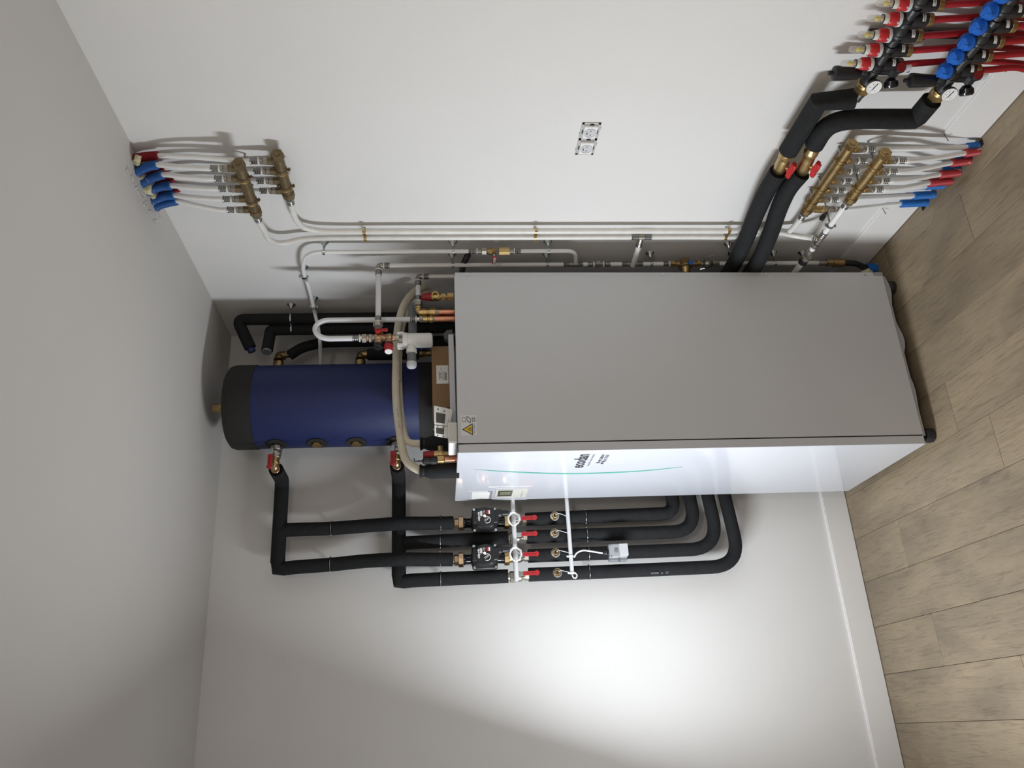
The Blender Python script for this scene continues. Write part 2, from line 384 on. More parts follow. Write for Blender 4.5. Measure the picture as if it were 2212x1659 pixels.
gp = [(-.540, 1.602), (-.512, 1.51), (-.490, 1.42), (-.470, 1.32), (-.461, 1.22), (-.463, 1.12), (-.474, 1.01), (-.492, .93), (-.516, .854)]
gs = smooth([V((0, a - .016, c)) for a, c in gp], 5); m_ = len(gs); pl = []; pr_ = []
for i, p in enumerate(gs):
    wd = .0065 * math.sin(math.pi * min(1, max(0, i / (m_ - 1)))) ** .6 + .0006; pl.append((p.y - wd, p.z)); pr_.append((p.y + wd, p.z))
link('green_curve', MB().prism(pl + pr_[::-1], (X_, 0, 0), YY, ZZ, -XX, .0003), 'green', cab)
text('front_lettering', 'ecodan', (X_, -.625, 1.238), -YY, ZZ, .062, 'ink', cab, sx=.86, bold=.0016)
text('front_small_lettering', 'Renewable Heating Technology', (X_, -.632, 1.204), -YY, ZZ, .0125, 'ink_grey', cab, sx=.80)
lg = MB()
for a in (90, 210, 330):
    a = math.radians(a); c = V((0, -math.cos(a) * .0105, math.sin(a) * .0105)); u = V((0, -math.cos(a), math.sin(a))); s_ = V((0, math.sin(a), math.cos(a)))
    o_ = V((X_, -.602, 1.163)); ps = [o_ + c + u * .0095, o_ + c + s_ * .0055, o_ + c - u * .0095, o_ + c - s_ * .0055]
    lg.add(ps + [p - XX * .0003 for p in ps], [[0, 1, 2, 3], [7, 6, 5, 4], [0, 1, 5, 4], [1, 2, 6, 5], [2, 3, 7, 6], [3, 0, 4, 7]])
link('three_diamond_emblem', lg, 'ink', cab)
text('maker_lettering', 'MITSUBISHI', (X_, -.652, 1.170), -YY, ZZ, .0165, 'ink', cab, sx=.95)
text('maker_lettering', 'ELECTRIC', (X_, -.652, 1.154), -YY, ZZ, .0165, 'ink', cab, sx=1.1)
# warning sticker on the grey side
ys = yn - .0003
p0 = Y(996, 949, yn); p1 = Y(1028, 903.5, yn)
stk = link('warning_sticker', MB().box(((p0.x + p1.x) / 2, ys, (p0.z + p1.z) / 2), (p1.x - p0.x, .0004, p0.z - p1.z), bev=0), 'lightgrey', cab)
MT['sticker'] = MT['lightgrey']; mat('stickerc', (.72, .73, .75), .35); stk.data.materials[0] = MT['stickerc']
def tri(r, d, m, name): 
    c = Y(1014, 935, yn); link(name, MB().prism([(-r, -r * .5), (r, -r * .5), (0, r * 1.15)], (c.x, ys - d, c.z), XX, ZZ, -YY, .0002), m, stk)
tri(.0215, .0003, 'ink', 'triangle_border'); tri(.0165, .0006, 'sign_yellow', 'triangle_field')
c = Y(1014, 935, yn)
b = MB().box((c.x, ys - .001, c.z - .0045), (.015, .0003, .0016), bev=0)
for k, r in enumerate((.0048, .0028)):
    ln = [(c.x + r * math.sin(a) * (1 - .35 * math.cos(a)), ys - .001, c.z + .001 + r * math.cos(a) * 1.2) for a in [2 * math.pi * i / 14 for i in range(14)]]
    b.tube(ln, .0005, 5, closed=True)
link('flame_symbol', b, 'ink', stk)
b = MB(); q = Y(1012, 914, yn)
def rct(cx, cz, w_, h_, sk=0, r=.0005):
    P_ = [(cx - w_ / 2 - sk, cz - h_ / 2), (cx + w_ / 2 - sk, cz - h_ / 2), (cx + w_ / 2 + sk, cz + h_ / 2), (cx - w_ / 2 + sk, cz + h_ / 2)]
    P_ = [V((a, ys - .0006, d)) for a, d in P_]
    for i in range(4): b.tube([P_[i], P_[(i + 1) % 4]], r, 5)
rct(q.x, q.z + .016, .014, .012); rct(q.x, q.z, .016, .011, .004, .0009); rct(q.x, q.z - .016, .014, .010); rct(q.x, q.z - .016, .009, .006)
link('booklet_symbols', b, 'ink', stk)
q = Y(1024, 934, yn); text('sticker_lettering', 'R32 / R410A', (q.x, ys - .0004, q.z), XX, ZZ, .006, 'ink', stk)
# small black corner joint between front and side panel
link('corner_joint', MB().box((xf + .017, yn - .0006, zt + .0005), (.030, .0012, .003), bev=0).box((sx, yn - .0006, zt - .008), (.0025, .0012, .018), bev=0), 'black', cab)
cab.rotation_euler = (0, .0075, 0)
# ================================================================== BLUE TANK
TX, TY, TR = -.4325, -.24, .1635
zt1 = Y(538, 873, TY - TR).z; zb1 = Y(905, 873, TY - TR).z
tank = thing('buffer_tank', (TX, TY, 1.70), 'upright cylindrical tank in a blue jacket with black top and bottom caps', 'water tank')
link('jacket', MB().lathe((TX, TY, 0), ZZ, [(zb1 - .01, TR - .002), (zb1, TR), (zt1, TR), (zt1 + .01, TR - .002)], 64), 'tank', tank)
link('bottom_cap', MB().lathe((TX, TY, 0), ZZ, [(1.690, TR - .03), (1.700, TR - .006), (1.712, TR + .002), (zb1, TR + .002), (zb1, TR)], 64), 'tank_cap', tank)
link('top_cap', MB().lathe((TX, TY, 0), ZZ, [(zt1, TR), (zt1, TR + .002), (2.498, TR + .002), (2.514, TR - .004), (2.526, TR - .022), (2.534, TR - .07), (2.536, .02)], 64), 'tank_cap', tank)
b = MB().cyl((TX, TY, 2.53), ZZ, .022, .017, 24); b.cyl((TX, TY, 2.552), ZZ, .010, .012, 16); b.cyl((TX, TY, 2.558), ZZ, .034, .0165, 6)
link('top_plug', b, 'brass_old', tank)
link('wall_bracket', MB().box((TX, -.04, 2.1), (.12, .08, .5), bev=.004), 'black', tank)
FD = V((-.994, -.107, 0)).normalized(); FP = V((TX, TY, 0)) + FD * TR
pz = [Y(u, v, FP.y).z for u, v in ((598, 949), (685, 948), (770, 946), (857, 944))]
for i, z in enumerate(pz):
    b = MB(); n = 28; a0 = math.atan2(FD.y, FD.x); vs_ = []
    for rr, pr in ((.040, .0005), (.040, .004), (.022, .004), (.022, -.002)):
        for k in range(n):
            t = 2 * math.pi * k / n; da = rr * math.cos(t) / TR; vs_.append(V((TX + math.cos(a0 + da) * (TR + pr), TY + math.sin(a0 + da) * (TR + pr), z + rr * math.sin(t))))
    b.add(vs_, [[j * n + k, j * n + (k + 1) % n, (j + 1) * n + (k + 1) % n, (j + 1) * n + k] for j in range(3) for k in range(n)])
    rs = link('rosette', b, 'tank_cap', tank)
    if i in (1, 2): link('hex_plug', MB().cyl(FP + ZZ * z - FD * .004, FD, .014, .021, 6, .001), 'brass_old', rs)
# ball valves on the tank and the elbows that feed the black headers
def lever(par, o, d, out, L=.052, m='red'):
    d = V(d).normalized(); out = V(out).normalized(); s = d.cross(out); o = V(o)
    link('stem', MB().cyl(o, out, .016, .006, 12).cyl(o + out * .012, out, .005, .0085, 6), 'zinc', par)
    b = MB().box(o + out * .0165 + d * .010, (.030, .016, .0025), (d, s, out), .0008); link('lever_plate', b, 'zinc', par)
    pts = [(.020, -.0085), (.020 + L * .8, -.0075), (.020 + L, -.0105), (.020 + L * 1.10, -.006), (.020 + L * 1.13, 0), (.020 + L * 1.10, .006), (.020 + L, .0105), (.020 + L * .8, .0075), (.020, .0085)]
    h = link('lever_grip', MB().prism(pts, o + out * .0155, d, s, out, .006), m, par)
    return h, o + out * .0217 + d * (.020 + L * .5), d, s
def tank_valve(z, name_lbl):
    o = FP + ZZ * z; t = thing('ball_valve', o, name_lbl, 'valve', 'ball valves on the tank side')
    b = MB(); b.cyl(o - FD * .002, FD, .014, .0165, 16); link('nipple', b, 'brass_old', t)
    b = MB(); b.cyl(o + FD * .010, FD, .016, .0235, 8, .001); b.lathe(o + FD * .026, FD, [(0, .019), (.004, .0215), (.010, .0225), (.016, .0215), (.020, .019)], 20); b.cyl(o + FD * .044, FD, .013, .020, 8, .001); link('body', b, 'nickel', t)
    out = V((.0, -1, .42)).normalized(); out = (out - FD * out.dot(FD)).normalized()
    g, gc, gd, gs_ = lever(t, o + FD * .034 + out * .016, FD, out)
    text('grip_print', 'PN 40', gc, gd, gs_, .007, 'ink', g, sx=1.3)
    b = MB(); b.cyl(o + FD * .057, FD, .012, .015, 16); b.cyl(o + FD * .068, FD, .014, .017, 16); link('union', b, 'brass_old', t)
    e = o + FD * .095; elbow(t, e, -FD, YY, .0145, 'bronze', .020)
    return e
e1 = tank_valve(pz[0], 'grey ball valve with red lever at the upper end of the blue tank')
e2 = tank_valve(pz[3], 'ball valve with red lever low on the blue tank beside the cream hose')
# fittings on the other side of the tank
GD = V((.95, .31, 0)).normalized()
def tank_el(u, v, d2, r=.019):
    p = V((TX, TY, 0)) + GD * TR; z = Y(u, v, p.y + .02).z; c = Y(u, v, TY + .055); z = c.z
    g = V((c.x - p.x, c.y - p.y, 0)); b = MB(); b.cyl(p + ZZ * z - g * .2, g, g.length * .85, r + .003, 20); link('tail_piece', b, 'brass_old', tank)
    elbow(tank, c, -GD, V(d2), r * .9, 'brass_old', .024, 'tank_elbow'); return c
tel1 = tank_el(603, 768, (.15, .35, -.75)); tel2 = tank_el(779, 766, (0, 0, -1))
# ================================================================== BLACK INSULATED PIPES ON THE BACK WALL
PR = .0265
def itube(name, P, lbl, cat='insulated pipe', grp=None, r=PR, m='foam', n=22, bore=None):
    P = [V(p) for p in P]; b = MB().tube(P, r, n); o = link(name, b, m, None, 50); tag(o, lbl, cat, grp); return o
def open_end(par, c, d, r=PR):      # dark bore at a cut end of the foam tube
    link('cut_end', MB().lathe(V(c), V(d), [(0, r * .98), (.0012, r * .96), (.0012, r * .62), (-.004, r * .6), (-.004, .001)], 22, caps=False), 'foam_dark', par)
h1z = B(604.5, 1130, .08).z; h2z = B(861.5, 1130, .08).z
G = 'black insulated pipes on the back wall'
def header(e, z, x1, lbl):
    xs = e.x + .002; P = [(xs, e.y + .030, e.z), (xs, -.10, (e.z + z) / 2), (xs - .02, -.08, z), (x1, -.08, z)]
    o = itube('insulated_pipe', fillet(P, .03, 5), lbl, grp=G, r=PR + .001); open_end(o, P[0], -YY); return o
x3 = B(617, 1226).x; x4 = B(877, 1254.5).x; x1 = B(617, 1145).x; x2 = B(880, 1173).x
header(e1, h1z, x3 + .02, 'black insulated horizontal pipe from the upper tank valve')
header(e2, h2z, x4 + .02, 'black insulated horizontal pipe from the lower tank valve')
def mitre(x, z, lbl, grp=None):   # welded mitre cap where header turns down
    o = link('mitre_joint', MB().box((x, -.08, z), (PR * 2, PR * 2.02, PR * 2), bev=.016, seg=4), 'foam'); return tag(o, lbl, 'pipe joint', 'mitred foam corners')
itube('insulated_pipe', [(x1, -.08, h1z - .015)] + smooth([B(640, 1144), B(716, 1141.5), B(790, 1136, .10), B(862, 1131, .137), B(925, 1130.5, .115), B(978, 1129.5, .098)], 5),
      'black insulated drop pipe above the pump nearest the cabinet', grp=G)
itube('insulated_pipe', [(x3 - .004, -.08, h1z - .02)] + smooth([B(640, 1225), B(715, 1219.5), B(790, 1212, .10), B(862, 1208.5, .137), B(925, 1208.5, .115), B(977, 1208.5, .098)], 5),
      'black insulated drop pipe above the pump farther from the cabinet', grp=G)
itube('insulated_pipe', smooth([B(872, 1173.5), B(951, 1169), B(1040, 1164.5, .085), B(1098, 1161.5, .09)], 4), 'black insulated pipe running down between the two pumps', grp=G)
itube('insulated_pipe', [(x4 - .002, -.08, h2z - .02)] + smooth([B(890, 1254), B(951, 1251), B(1040, 1247), B(1098, 1244.5, .088)], 4), 'outermost black insulated pipe above the last red valve lever', grp=G)
cr = MB()
for x, z in ((x3 - .003, h1z - .002), (x4 - .002, h2z)):
    P = [(-PR, PR), (PR, PR), (PR, -PR), (-PR, -PR)]; o = link('insulated_elbow', MB().tube([(x + PR * .9, -.08, z), (x - .001, -.08, z), (x, -.08, z - PR * .9)], PR + .001, 22), 'foam', None, 50)
    tag(o, 'mitred black foam corner on the ' + ('upper' if z > 2.1 else 'lower') + ' horizontal pipe', 'pipe elbow', 'mitred foam corners')
# lower runs with the big bends (ends run behind the cabinet)
low = [(1136, 1122, 1440, 1100, 1453, 1072), (1138, 1160, 1400, 1151, 1494, 1072), (1141, 1201, 1400, 1191, 1531.5, 1072), (1142, 1241.5, 1400, 1231, 1567, 1072)]
cen = [[(1136, 1122), (1260, 1116.5), (1400, 1111)], [(1138, 1160), (1260, 1156), (1400, 1151)], [(1141, 1201), (1270, 1196), (1400, 1191)], [(1142, 1241.5), (1270, 1236.5), (1400, 1231)]]
bend = [(1453, 1072), (1494, 1072), (1531.5, 1072), (1567, 1072)]
ordn = ['nearest the cabinet', 'second from the cabinet', 'third from the cabinet', 'farthest from the cabinet']
rp = []
for i in range(4):
    P = [B(*q) for q in cen[i]]; e = B(*bend[i]); dz = {0: 0, 1: .0, 2: -.012, 3: -.02}[i]
    cz = e.z + dz; cx = P[-1].x
    P += [V((cx + .0, -.08, cz)), V((e.x, -.08, e.z)), V((-.22, -.08, e.z + .02))]
    PP = fillet([P[0], P[1], P[2], V((cx + .001, -.08, cz)), V((-.22, -.08, e.z + (.05 if i else .02)))], [.01, .01, .115], 10)
    PP[0] = B(*cen[i][0], .088)
    o = itube('insulated_pipe', PP, 'black insulated pipe bending towards the cabinet below the valves, ' + ordn[i], grp='bent black pipes below the valves', r=PR)
    rp.append([p.copy() for p in PP])
# ring clamps that cut into the insulation
def iclamp(c, d, lbl, r=PR):
    c = V(c); t = thing('pipe_clamp', (c.x, 0, c.z), lbl, 'pipe clamp', 'ring clamps on the black pipes')
    link('ring', MB().lathe(c - V(d) * .0035, d, [(0, r - .001), (0, r + .0012), (.007, r + .0012), (.007, r - .001)], 24, caps=False), 'foam_dark', t)
    link('metal_band', MB().lathe(c - V(d) * .001, d, [(0, r + .0005), (0, r + .002), (.0022, r + .002), (.0022, r + .0005)], 24, caps=False), 'steel', t)
    for s in (-1, 1): link('screw', MB().cyl(c + XX * s * (r + .001) + YY * .002, -YY, .012, .0028, 8), 'chrome', t)
    link('rod', MB().cyl((c.x, 0, c.z), -YY, abs(c.y) - r + .004, .004, 10), 'steel', t)
for u, v, off, l in ((716, 1141.5, .08, 'ring clamp high on the black drop pipe nearer the cabinet'), (714, 1219.5, .08, 'ring clamp high on the outer black drop pipe'),
                     (952, 1130.3, .104, 'ring clamp just above the upper pump in the photo'), (951, 1169, .08, 'ring clamp on the pipe between the two pumps'),
                     (951, 1208.5, .104, 'ring clamp just above the lower pump in the photo'), (952, 1251, .08, 'ring clamp on the outermost pipe level with the pumps'),
                     (1264, 1116.5, .08, 'ring clamp below the valves on the pipe nearest the cabinet'), (1267, 1155.7, .08, 'ring clamp below the valves on the second pipe'),
                     (1271, 1196, .08, 'ring clamp below the valves on the third pipe beside the grey thermostat'), (1272, 1236.4, .08, 'ring clamp below the valves on the outermost pipe')):
    iclamp(B(u, v, off), ZZ, l)
# ---- valves with red levers
def wall_valve(u0, u1, v, lbl, long=True):
    a = B(u0, v, .088); z1 = B(u1, v, .088).z; t = thing('ball_valve', (a.x, -.088, z1), lbl, 'valve', 'red lever valves on the back wall')
    L = a.z - z1; o = V((a.x, -.088, a.z)); d = -ZZ
    if long:
        b = MB(); b.cyl(o + ZZ * .004, d, .012, .0155, 16); b.cyl(o + d * .006, d, .022, .0225, 6, .0012); link('union_nut', b, 'nickel', t)
    zc = z1 + .028
    b = MB(); b.cyl((a.x, -.088, zc + .036), d, .012, .0185, 8, .001); b.lathe((a.x, -.088, zc + .026), d, [(0, .014), (.006, .0185), (.016, .0205), (.026, .0185), (.034, .013), (.038, .013)], 22); b.cyl((a.x, -.088, zc - .012), d, .018, .0165, 8, .001)
    link('body', b, 'nickel', t)
    s = V((a.x + .004, -.106, zc + .016)); g, gc, gd, gs_ = lever(t, s, (.02, 0, -1), -YY, L=.056)
    text('grip_print', 'DN20  PN 40', gc, -ZZ, XX, .0075, 'ink', g)
    return t
wall_valve(1098, 1138, 1162, 'ball valve with red lever between the two pumps')
wall_valve(1098, 1142, 1246.5, 'ball valve with red lever on the outermost black pipe')
wall_valve(1100, 1137, 1127.5, 'ball valve with red lever below the pump nearer the cabinet', False)
wall_valve(1104, 1141, 1205.5, 'ball valve with red lever below the pump farther from the cabinet', False)
# ---- circulation pumps
def pump(v, lbl):
    ax = B(1045, v, .096); x = ax.x; y = -.096; t = thing('circulation_pump', (x, y, B(1100, v, .096).z), lbl, 'pump', 'black circulation pumps on the back wall')
    zz = lambda u: B(u, v, .096).z
    z0, z1 = zz(977), zz(1108)
    link('steel_nipple', MB().cyl((x, y, zz(975)), -ZZ, .010, .0165, 20), 'chrome', t)
    b = MB(); b.cyl((x, y, zz(981)), -ZZ, .022, .0215, 6, .0012); b.cyl((x, y, zz(990)), -ZZ, .020, .0285, 8, .0015); link('union_nut', b, 'bronze', t)
    b = MB(); b.cyl((x, y, zz(1089)), -ZZ, .020, .0285, 8, .0015); b.cyl((x, y, zz(1099)), -ZZ, .012, .0195, 12, .001); link('union_nut', b, 'brass_old', t)
    cz = zz(1046)
    b = MB(); b.lathe((x, y, zz(1000)), -ZZ, [(0, .020), (.008, .021), (.012, .0185), (.030, .019), (.034, .026), (.05, .036), (.080, .040), (.105, .034), (.118, .024), (.132, .0195), (.150, .020), (.166, .022)], 24)
    link('volute', b, 'black_gloss', t)
    link('flange', MB().box((x, y - .035, cz), (.098, .020, .098), bev=.009, seg=3), 'black', t)
    b = MB(); b.box((x, y - .062, cz), (.084, .050, .084), bev=.022, seg=4); b.box((x, y - .082, cz + .0), (.050, .02, .104), bev=.012, seg=3); link('motor_housing', b, 'black', t)
    face = link('cover', MB().lathe((x, y - .084, cz), -YY, [(0, .040), (.006, .040), (.010, .037), (.0105, .001)], 40), 'black', t)
    for s in (-1, 1):
        for q in (-1, 1): link('screw', MB().cyl((x + s * .041, y - .044, cz + q * .041), -YY, .006, .0058, 12), 'zinc', t).data
    fy = y - .0952
    link('status_lamp', MB().cyl((x + .004, fy, cz + .003), -YY, .0018, .0042, 16), 'led', t)
    arc = [(x - .012 + .0125 * math.cos(a), fy, cz - .006 + .0125 * math.sin(a)) for a in [math.radians(150 + i * 14) for i in range(19)]]
    link('dial_ring', MB().tube(arc, .0013, 8), 'print_white', t)
    b = MB(); b.tube([(x - .018, fy, cz + .003), (x - .008, fy, cz - .012)], .0007, 6); b.tube([(x - .0135, fy, cz + .005), (x - .0045, fy, cz - .0095)], .0007, 6); b.tube([(x - .008, fy, cz - .012), (x - .004, fy, cz - .0095)], .0007, 6); link('dial_pointer', b, 'print_white', t)
    text('logo_lettering', 'calpeda', (x + .002, fy, cz + .0255), XX, ZZ, .0115, 'print_white', t, sx=1.05, bold=.0003)
    link('label', MB().box((x + .013, fy, cz + .0155), (.020, .0005, .008), bev=0), 'print_white', t)
    text('label_lettering', 'NC3 25-60', (x + .013, fy - .0005, cz + .0155), XX, ZZ, .0042, 'ink', t)
    link('small_label', MB().box((x + .018, fy, cz - .010), (.014, .0005, .010), bev=0), 'red', t); link('small_label', MB().box((x + .018, fy, cz - .0155), (.014, .0006, .006), bev=0), 'print_white', t)
    text('approval_mark', 'CE', (x + .019, fy, cz + .0035), XX, ZZ, .010, 'print_white', t)
    b = MB(); b.box((x + .020, y - .060, cz - .054), (.030, .036, .028), bev=.006); b.cyl((x + .020, y - .062, cz - .062), -ZZ, .026, .0125, 14); b.cyl((x + .020, y - .062, cz - .086), -ZZ, .010, .0100, 12); link('plug', b, 'black', t)
    return V((x + .020, y - .062, cz - .094))
q1 = pump(1129, 'black circulation pump with glowing lamp, nearer the cabinet')
q2 = pump(1207.5, 'black circulation pump with glowing lamp, farther from the cabinet')
# ---- thermometer pockets in the insulation
def pocket(u, v, wend, lbl):
    c = B(u, v, .103); t = thing('sensor_pocket', (c.x, -.088, c.z), lbl, 'sensor', 'brass sensor pockets on the black pipes'); o = V((c.x, -.1085, c.z))
    link('washer', MB().lathe(o, -YY, [(0, .016), (.009, .0175), (.012, .0185), (.013, .0175), (.0125, .0150), (.004, .013), (.004, .001)], 26, caps=False), 'chrome', t)
    link('hex_nut', MB().cyl(o + V((0, -.002, 0)), -YY, .020, .0115, 6, .001), 'brass', t)
    link('bore', MB().cyl(o + V((0, -.0215, 0)), -YY, .001, .006, 14), 'dark', t)
    if wend: link('wire', MB().tube(smooth([o + V((0, -.018, 0)), o + V((.004, -.034, -.010)), o + V((0, -.036, -.026)), V((wend[0], -.128, wend[1]))], 5), .0015, 7), 'pvc', t)
cx2 = lambda v: Y(1224 + (v - 1080) * .0795, v, -.125)
for (u, v, l) in ((1197, 1117, 'brass sensor pocket with wire on the pipe nearest the cabinet'), (1197, 1153.5, 'brass sensor pocket on the second pipe from the cabinet'),
                  (1199, 1196, 'brass sensor pocket with wire on the third pipe from the cabinet'), (1203, 1239, 'brass sensor pocket on the outermost pipe')):
    e = cx2(v - 2); pocket(u, v, (e.x, e.z + .008), l)
# ---- white conduits crossing in front
def conduit(P, r, lbl, m='pvc_white'):
    t = thing('cable_conduit', P[-1], lbl, 'cable conduit', 'white plastic conduits across the black pipes')
    link('tube', MB().tube(P, r, 18, caps=False).lathe(P[-1], (V(P[-1]) - V(P[0])), [(0, r), (.0005, r * .99), (.0005, r * .8), (-.02, r * .8)], 18, caps=False), m, t); return t
k1a = Y(1106.5, 1040, -.128); k1 = Y(1107.5, 1085, -.128); k2 = Y(1116, 1255, -.128); dk = (k1 - k2)
conduit([k1 + dk * 1.6, k1, k2], .0092, 'short grey conduit crossing the valves through two cable coils')
k3, k4 = Y(1224, 1080, -.128), Y(1236, 1240, -.128)
cc = conduit([k3 + (k3 - k4) * 1.6, k3, k4], .0080, 'white conduit crossing the pipes with cable ties near its open end')
for v in (1202, 1238):
    c = Y(1224 + (v - 1080) * .077, v, -.128); b = MB().lathe(c - XX * .003, XX, [(0, .0085), (0, .0105), (.006, .0105), (.006, .0085)], 18, caps=False).box(c + V((0, -.004, .014)), (.006, .008, .008), bev=.001); tag(link('cable_tie', b, 'plastic_white'), 'white cable tie round the conduit, ' + ('beside the grey thermostat' if v < 1210 else 'at its open end'), 'cable tie', 'cable ties on the conduit')
c = k4; tag(link('cable', MB().tube(smooth([c + V((.004, .002, .0)), c + V((-.012, -.001, -.002)), c + V((-.016, -.001, -.012)), c + V((-.006, -.002, -.018)), c + V((.006, -.001, -.010))], 5), .0026, 8), 'plastic_white'), 'short white cable loop at the open end of the conduit', 'cable')
# ---- coiled pump cables
def coil(q, u, v, lbl):
    c = Y(u, v, -.150); P = [q, q + V((-.001, 0, -.012))]; n = 40
    for i in range(n + 1):
        a = math.radians(60 - i * 22); r_ = 1 + .05 * math.sin(i * 1.3); P.append(c + V((math.cos(a) * .025 * r_, -.004 + .006 * math.sin(i * .7), math.sin(a) * .021 * r_)))
    P.append(Y(u - 4, v - 12, -.128))
    t = thing('coiled_cable', c, lbl, 'cable', 'coiled white pump cables'); link('cable', MB().tube(smooth(P, 3), .0029, 8), 'plastic_white', t)
    for sx_, sz_ in ((-.024, 0), (.010, -.020)): link('cable_tie', MB().box(c + V((sx_, -.004, sz_)), (.012, .016, .006), bev=.0015), 'pvc_white', t)
coil(q1, 1109.5, 1121, 'coiled white cable of the pump nearer the cabinet'); coil(q2, 1113.5, 1197, 'coiled white cable of the pump farther from the cabinet')
# ---- strap-on thermostat
c = B(1335, 1191.5, .135); t = thing('pipe_thermostat', (c.x, -.10, c.z), 'grey strap-on thermostat box on the third black pipe', 'thermostat')
link('base', MB().box((c.x - .004, -.118, c.z), (.062, .024, .072), bev=.003), 'midgrey', t)
link('cover', MB().box((c.x + .002, -.139, c.z + .001), (.052, .022, .072), bev=.003), 'lightgrey', t)
link('raised_panel', MB().box((c.x + .004, -.151, c.z - .020), (.046, .006, .034), bev=.001), 'pvc', t)
link('dial', MB().cyl((c.x, -.150, c.z + .010), -YY, .004, .0075, 20), 'midgrey', t)
for s, q in ((1, 1), (1, -1), (-1, 1)): link('screw', MB().cyl((c.x + s * .022, -.150, c.z + q * .031), -YY, .002, .0028, 10), 'chrome', t)
link('screw_terminal', MB().cyl((c.x - .030, -.14, c.z), -XX, .008, .0045, 10), 'chrome', t)
link('cable_gland', MB().lathe((c.x - .002, -.128, c.z + .036), ZZ, [(0, .014), (.006, .014), (.008, .010), (.018, .009), (.024, .005)], 14), 'black', t)
link('strap', MB().tube([(c.x + .034 * math.cos(a) - .002, -.095 - .034 * math.sin(a), c.z - .020) for a in [math.radians(-5 + i * 12) for i in range(10)]], .0012, 6), 'zinc', t)
g0 = V((c.x - .002, -.128, c.z + .058))
tag(link('cable', MB().tube(smooth([g0, g0 + V((.003, 0, .020)), Y(1262, 1189, -.128), Y(1247, 1194, -.13), Y(1240, 1204, -.131)], 6), .0033, 8), 'plastic_white'), 'white cable arching from conduit to grey thermostat', 'cable')
# ---- wall clips behind tee joints: small foam seam collars on the headers
# ================================================================== RIGHT WALL: brass manifolds and their white pipes
def manifold(y0, y1, z, off, r, ports, dn, lbl, neck=.020, valve=None, ends=('nickel',), old='brass_old', clamps=(), splash=False):
    """bar along y (y0 = end nearest the viewer), ports leave in direction dn (+1 up, -1 down)"""
    x = -off; t = thing('brass_manifold', (0, (y0 + y1) / 2, z), lbl, 'manifold', 'brass water manifolds on the right wall')
    segs = sorted(clamps) ; cuts = [y0 + .002] + list(segs) + [y1]
    b = MB()
    pr = [(0, r * .7), (0, r + .001), (.014, r + .001), (.0145, r)]
    b.lathe((x, y0, z), YY, pr + [(y1 - y0 - .002, r), (y1 - y0, r - .002)], 26); link('bar', b, old, t)
    link('end_cap', MB().cyl((x, y0 - .004, z), YY, .018, r + .0035, 6, .001).cyl((x, y0 - .006, z), YY, .004, r * .62, 6, .001), old, t)
    for yc in clamps:
        link('joint_ring', MB().lathe((x, yc, z), YY, [(0, r), (.001, r + .0022), (.004, r + .0022), (.005, r)], 24, caps=False), 'brass', t)
        for s in (1, -1):
            lug(t, (x + .0, yc - .010, z + s * (r + .001)), ZZ * s, YY, .0085, old)
        link('wall_rod', MB().cyl((x, yc - .010, z), XX, off, .0035, 10), 'steel', t)
        link('bracket_ring', MB().lathe((x, yc - .014, z), YY, [(0, r), (0, r + .0018), (.008, r + .0018), (.008, r)], 24, caps=False), old, t)
    starts = []
    for i, yp in enumerate(ports):
        d = ZZ * dn; o = V((x, yp, z)) + d * (r * .6)
        link('outlet', MB().cyl(o, d, neck + .002, .0085, 16).cyl(o + d * (neck - .004), d, .015, .0125, 6, .001), old, t)
        o2 = o + d * (neck + .011)
        if valve == i:
            v = MB().cyl(o2 - d * .004, d, .022, .0125, 16).cyl(o2 + d * .018, d, .012, .014, 6, .001); link('stop_valve', v, 'brass', t)
            link('valve_body', MB().box(o2 + d * .036, (.022, .024, .018), bev=.005), 'nickel', t)
            h = MB().cyl(o2 + d * .034 + V((-.010, .004, 0)), (-.5, .85, .35), .010, .006, 10).lathe(o2 + d * .034 + V((-.013, .010, .002)), (-.5, .85, .35), [(0, .006), (.006, .0095), (.016, .0105), (.024, .008)], 6); link('black_knob', h, 'black', t)
            link('drain_tail', MB().cyl(o2 + d * .036 + V((0, .008, 0)), (0, 1, -.25), .045, .0035, 10), 'nickel', t)
            o2 = o2 + d * .044
        q = o2; R = .008
        link('nut', MB().cyl(q - d * .002, d, .014, .0120, 6, .001), 'nickel', t)
        link('collar', MB().lathe(q + d * .012, d, [(0, .0085), (.002, .0105), (.006, .0105), (.007, .0085), (.010, .0085)], 16), 'nickel', t)
        link('plastic_ring', MB().cyl(q + d * .022, d, .005, .0112, 18), 'ring', t)
        pr = [(0, .0095)]
        for k in range(3): pr += [(.001 + k * .0065, .0102), (.003 + k * .0065, .0089), (.005 + k * .0065, .0089), (.0065 + k * .0065, .0102)]
        pr += [(.021, .0108), (.022, .0105)]
        link('press_sleeve', MB().lathe(q + d * .027, d, pr, 16), 'steel', t); starts.append(q + d * .048)
    # outlet at the far end
    o = V((x, y1 - .002, z))
    link('end_nut', MB().cyl(o, YY, .020, r + .004, 8, .001).cyl(o + YY * .018, YY, .008, r, 16), old, t)
    link('reducer', MB().cyl(o + YY * .022, YY, .014, r + .001, 6, .001), 'nickel', t)
    link('plastic_ring', MB().cyl(o + YY * .034, YY, .006, .0138, 18), 'ring', t)
    b = MB(); pr = [(0, .0118)]
    for k in range(2): pr += [(.002 + k * .009, .0125), (.006 + k * .009, .0105), (.009 + k * .009, .0125)]
    link('press_sleeve', b.lathe(o + YY * .040, YY, pr + [(.022, .0125)], 18), 'steel', t)
    return t, starts, o + YY * .060
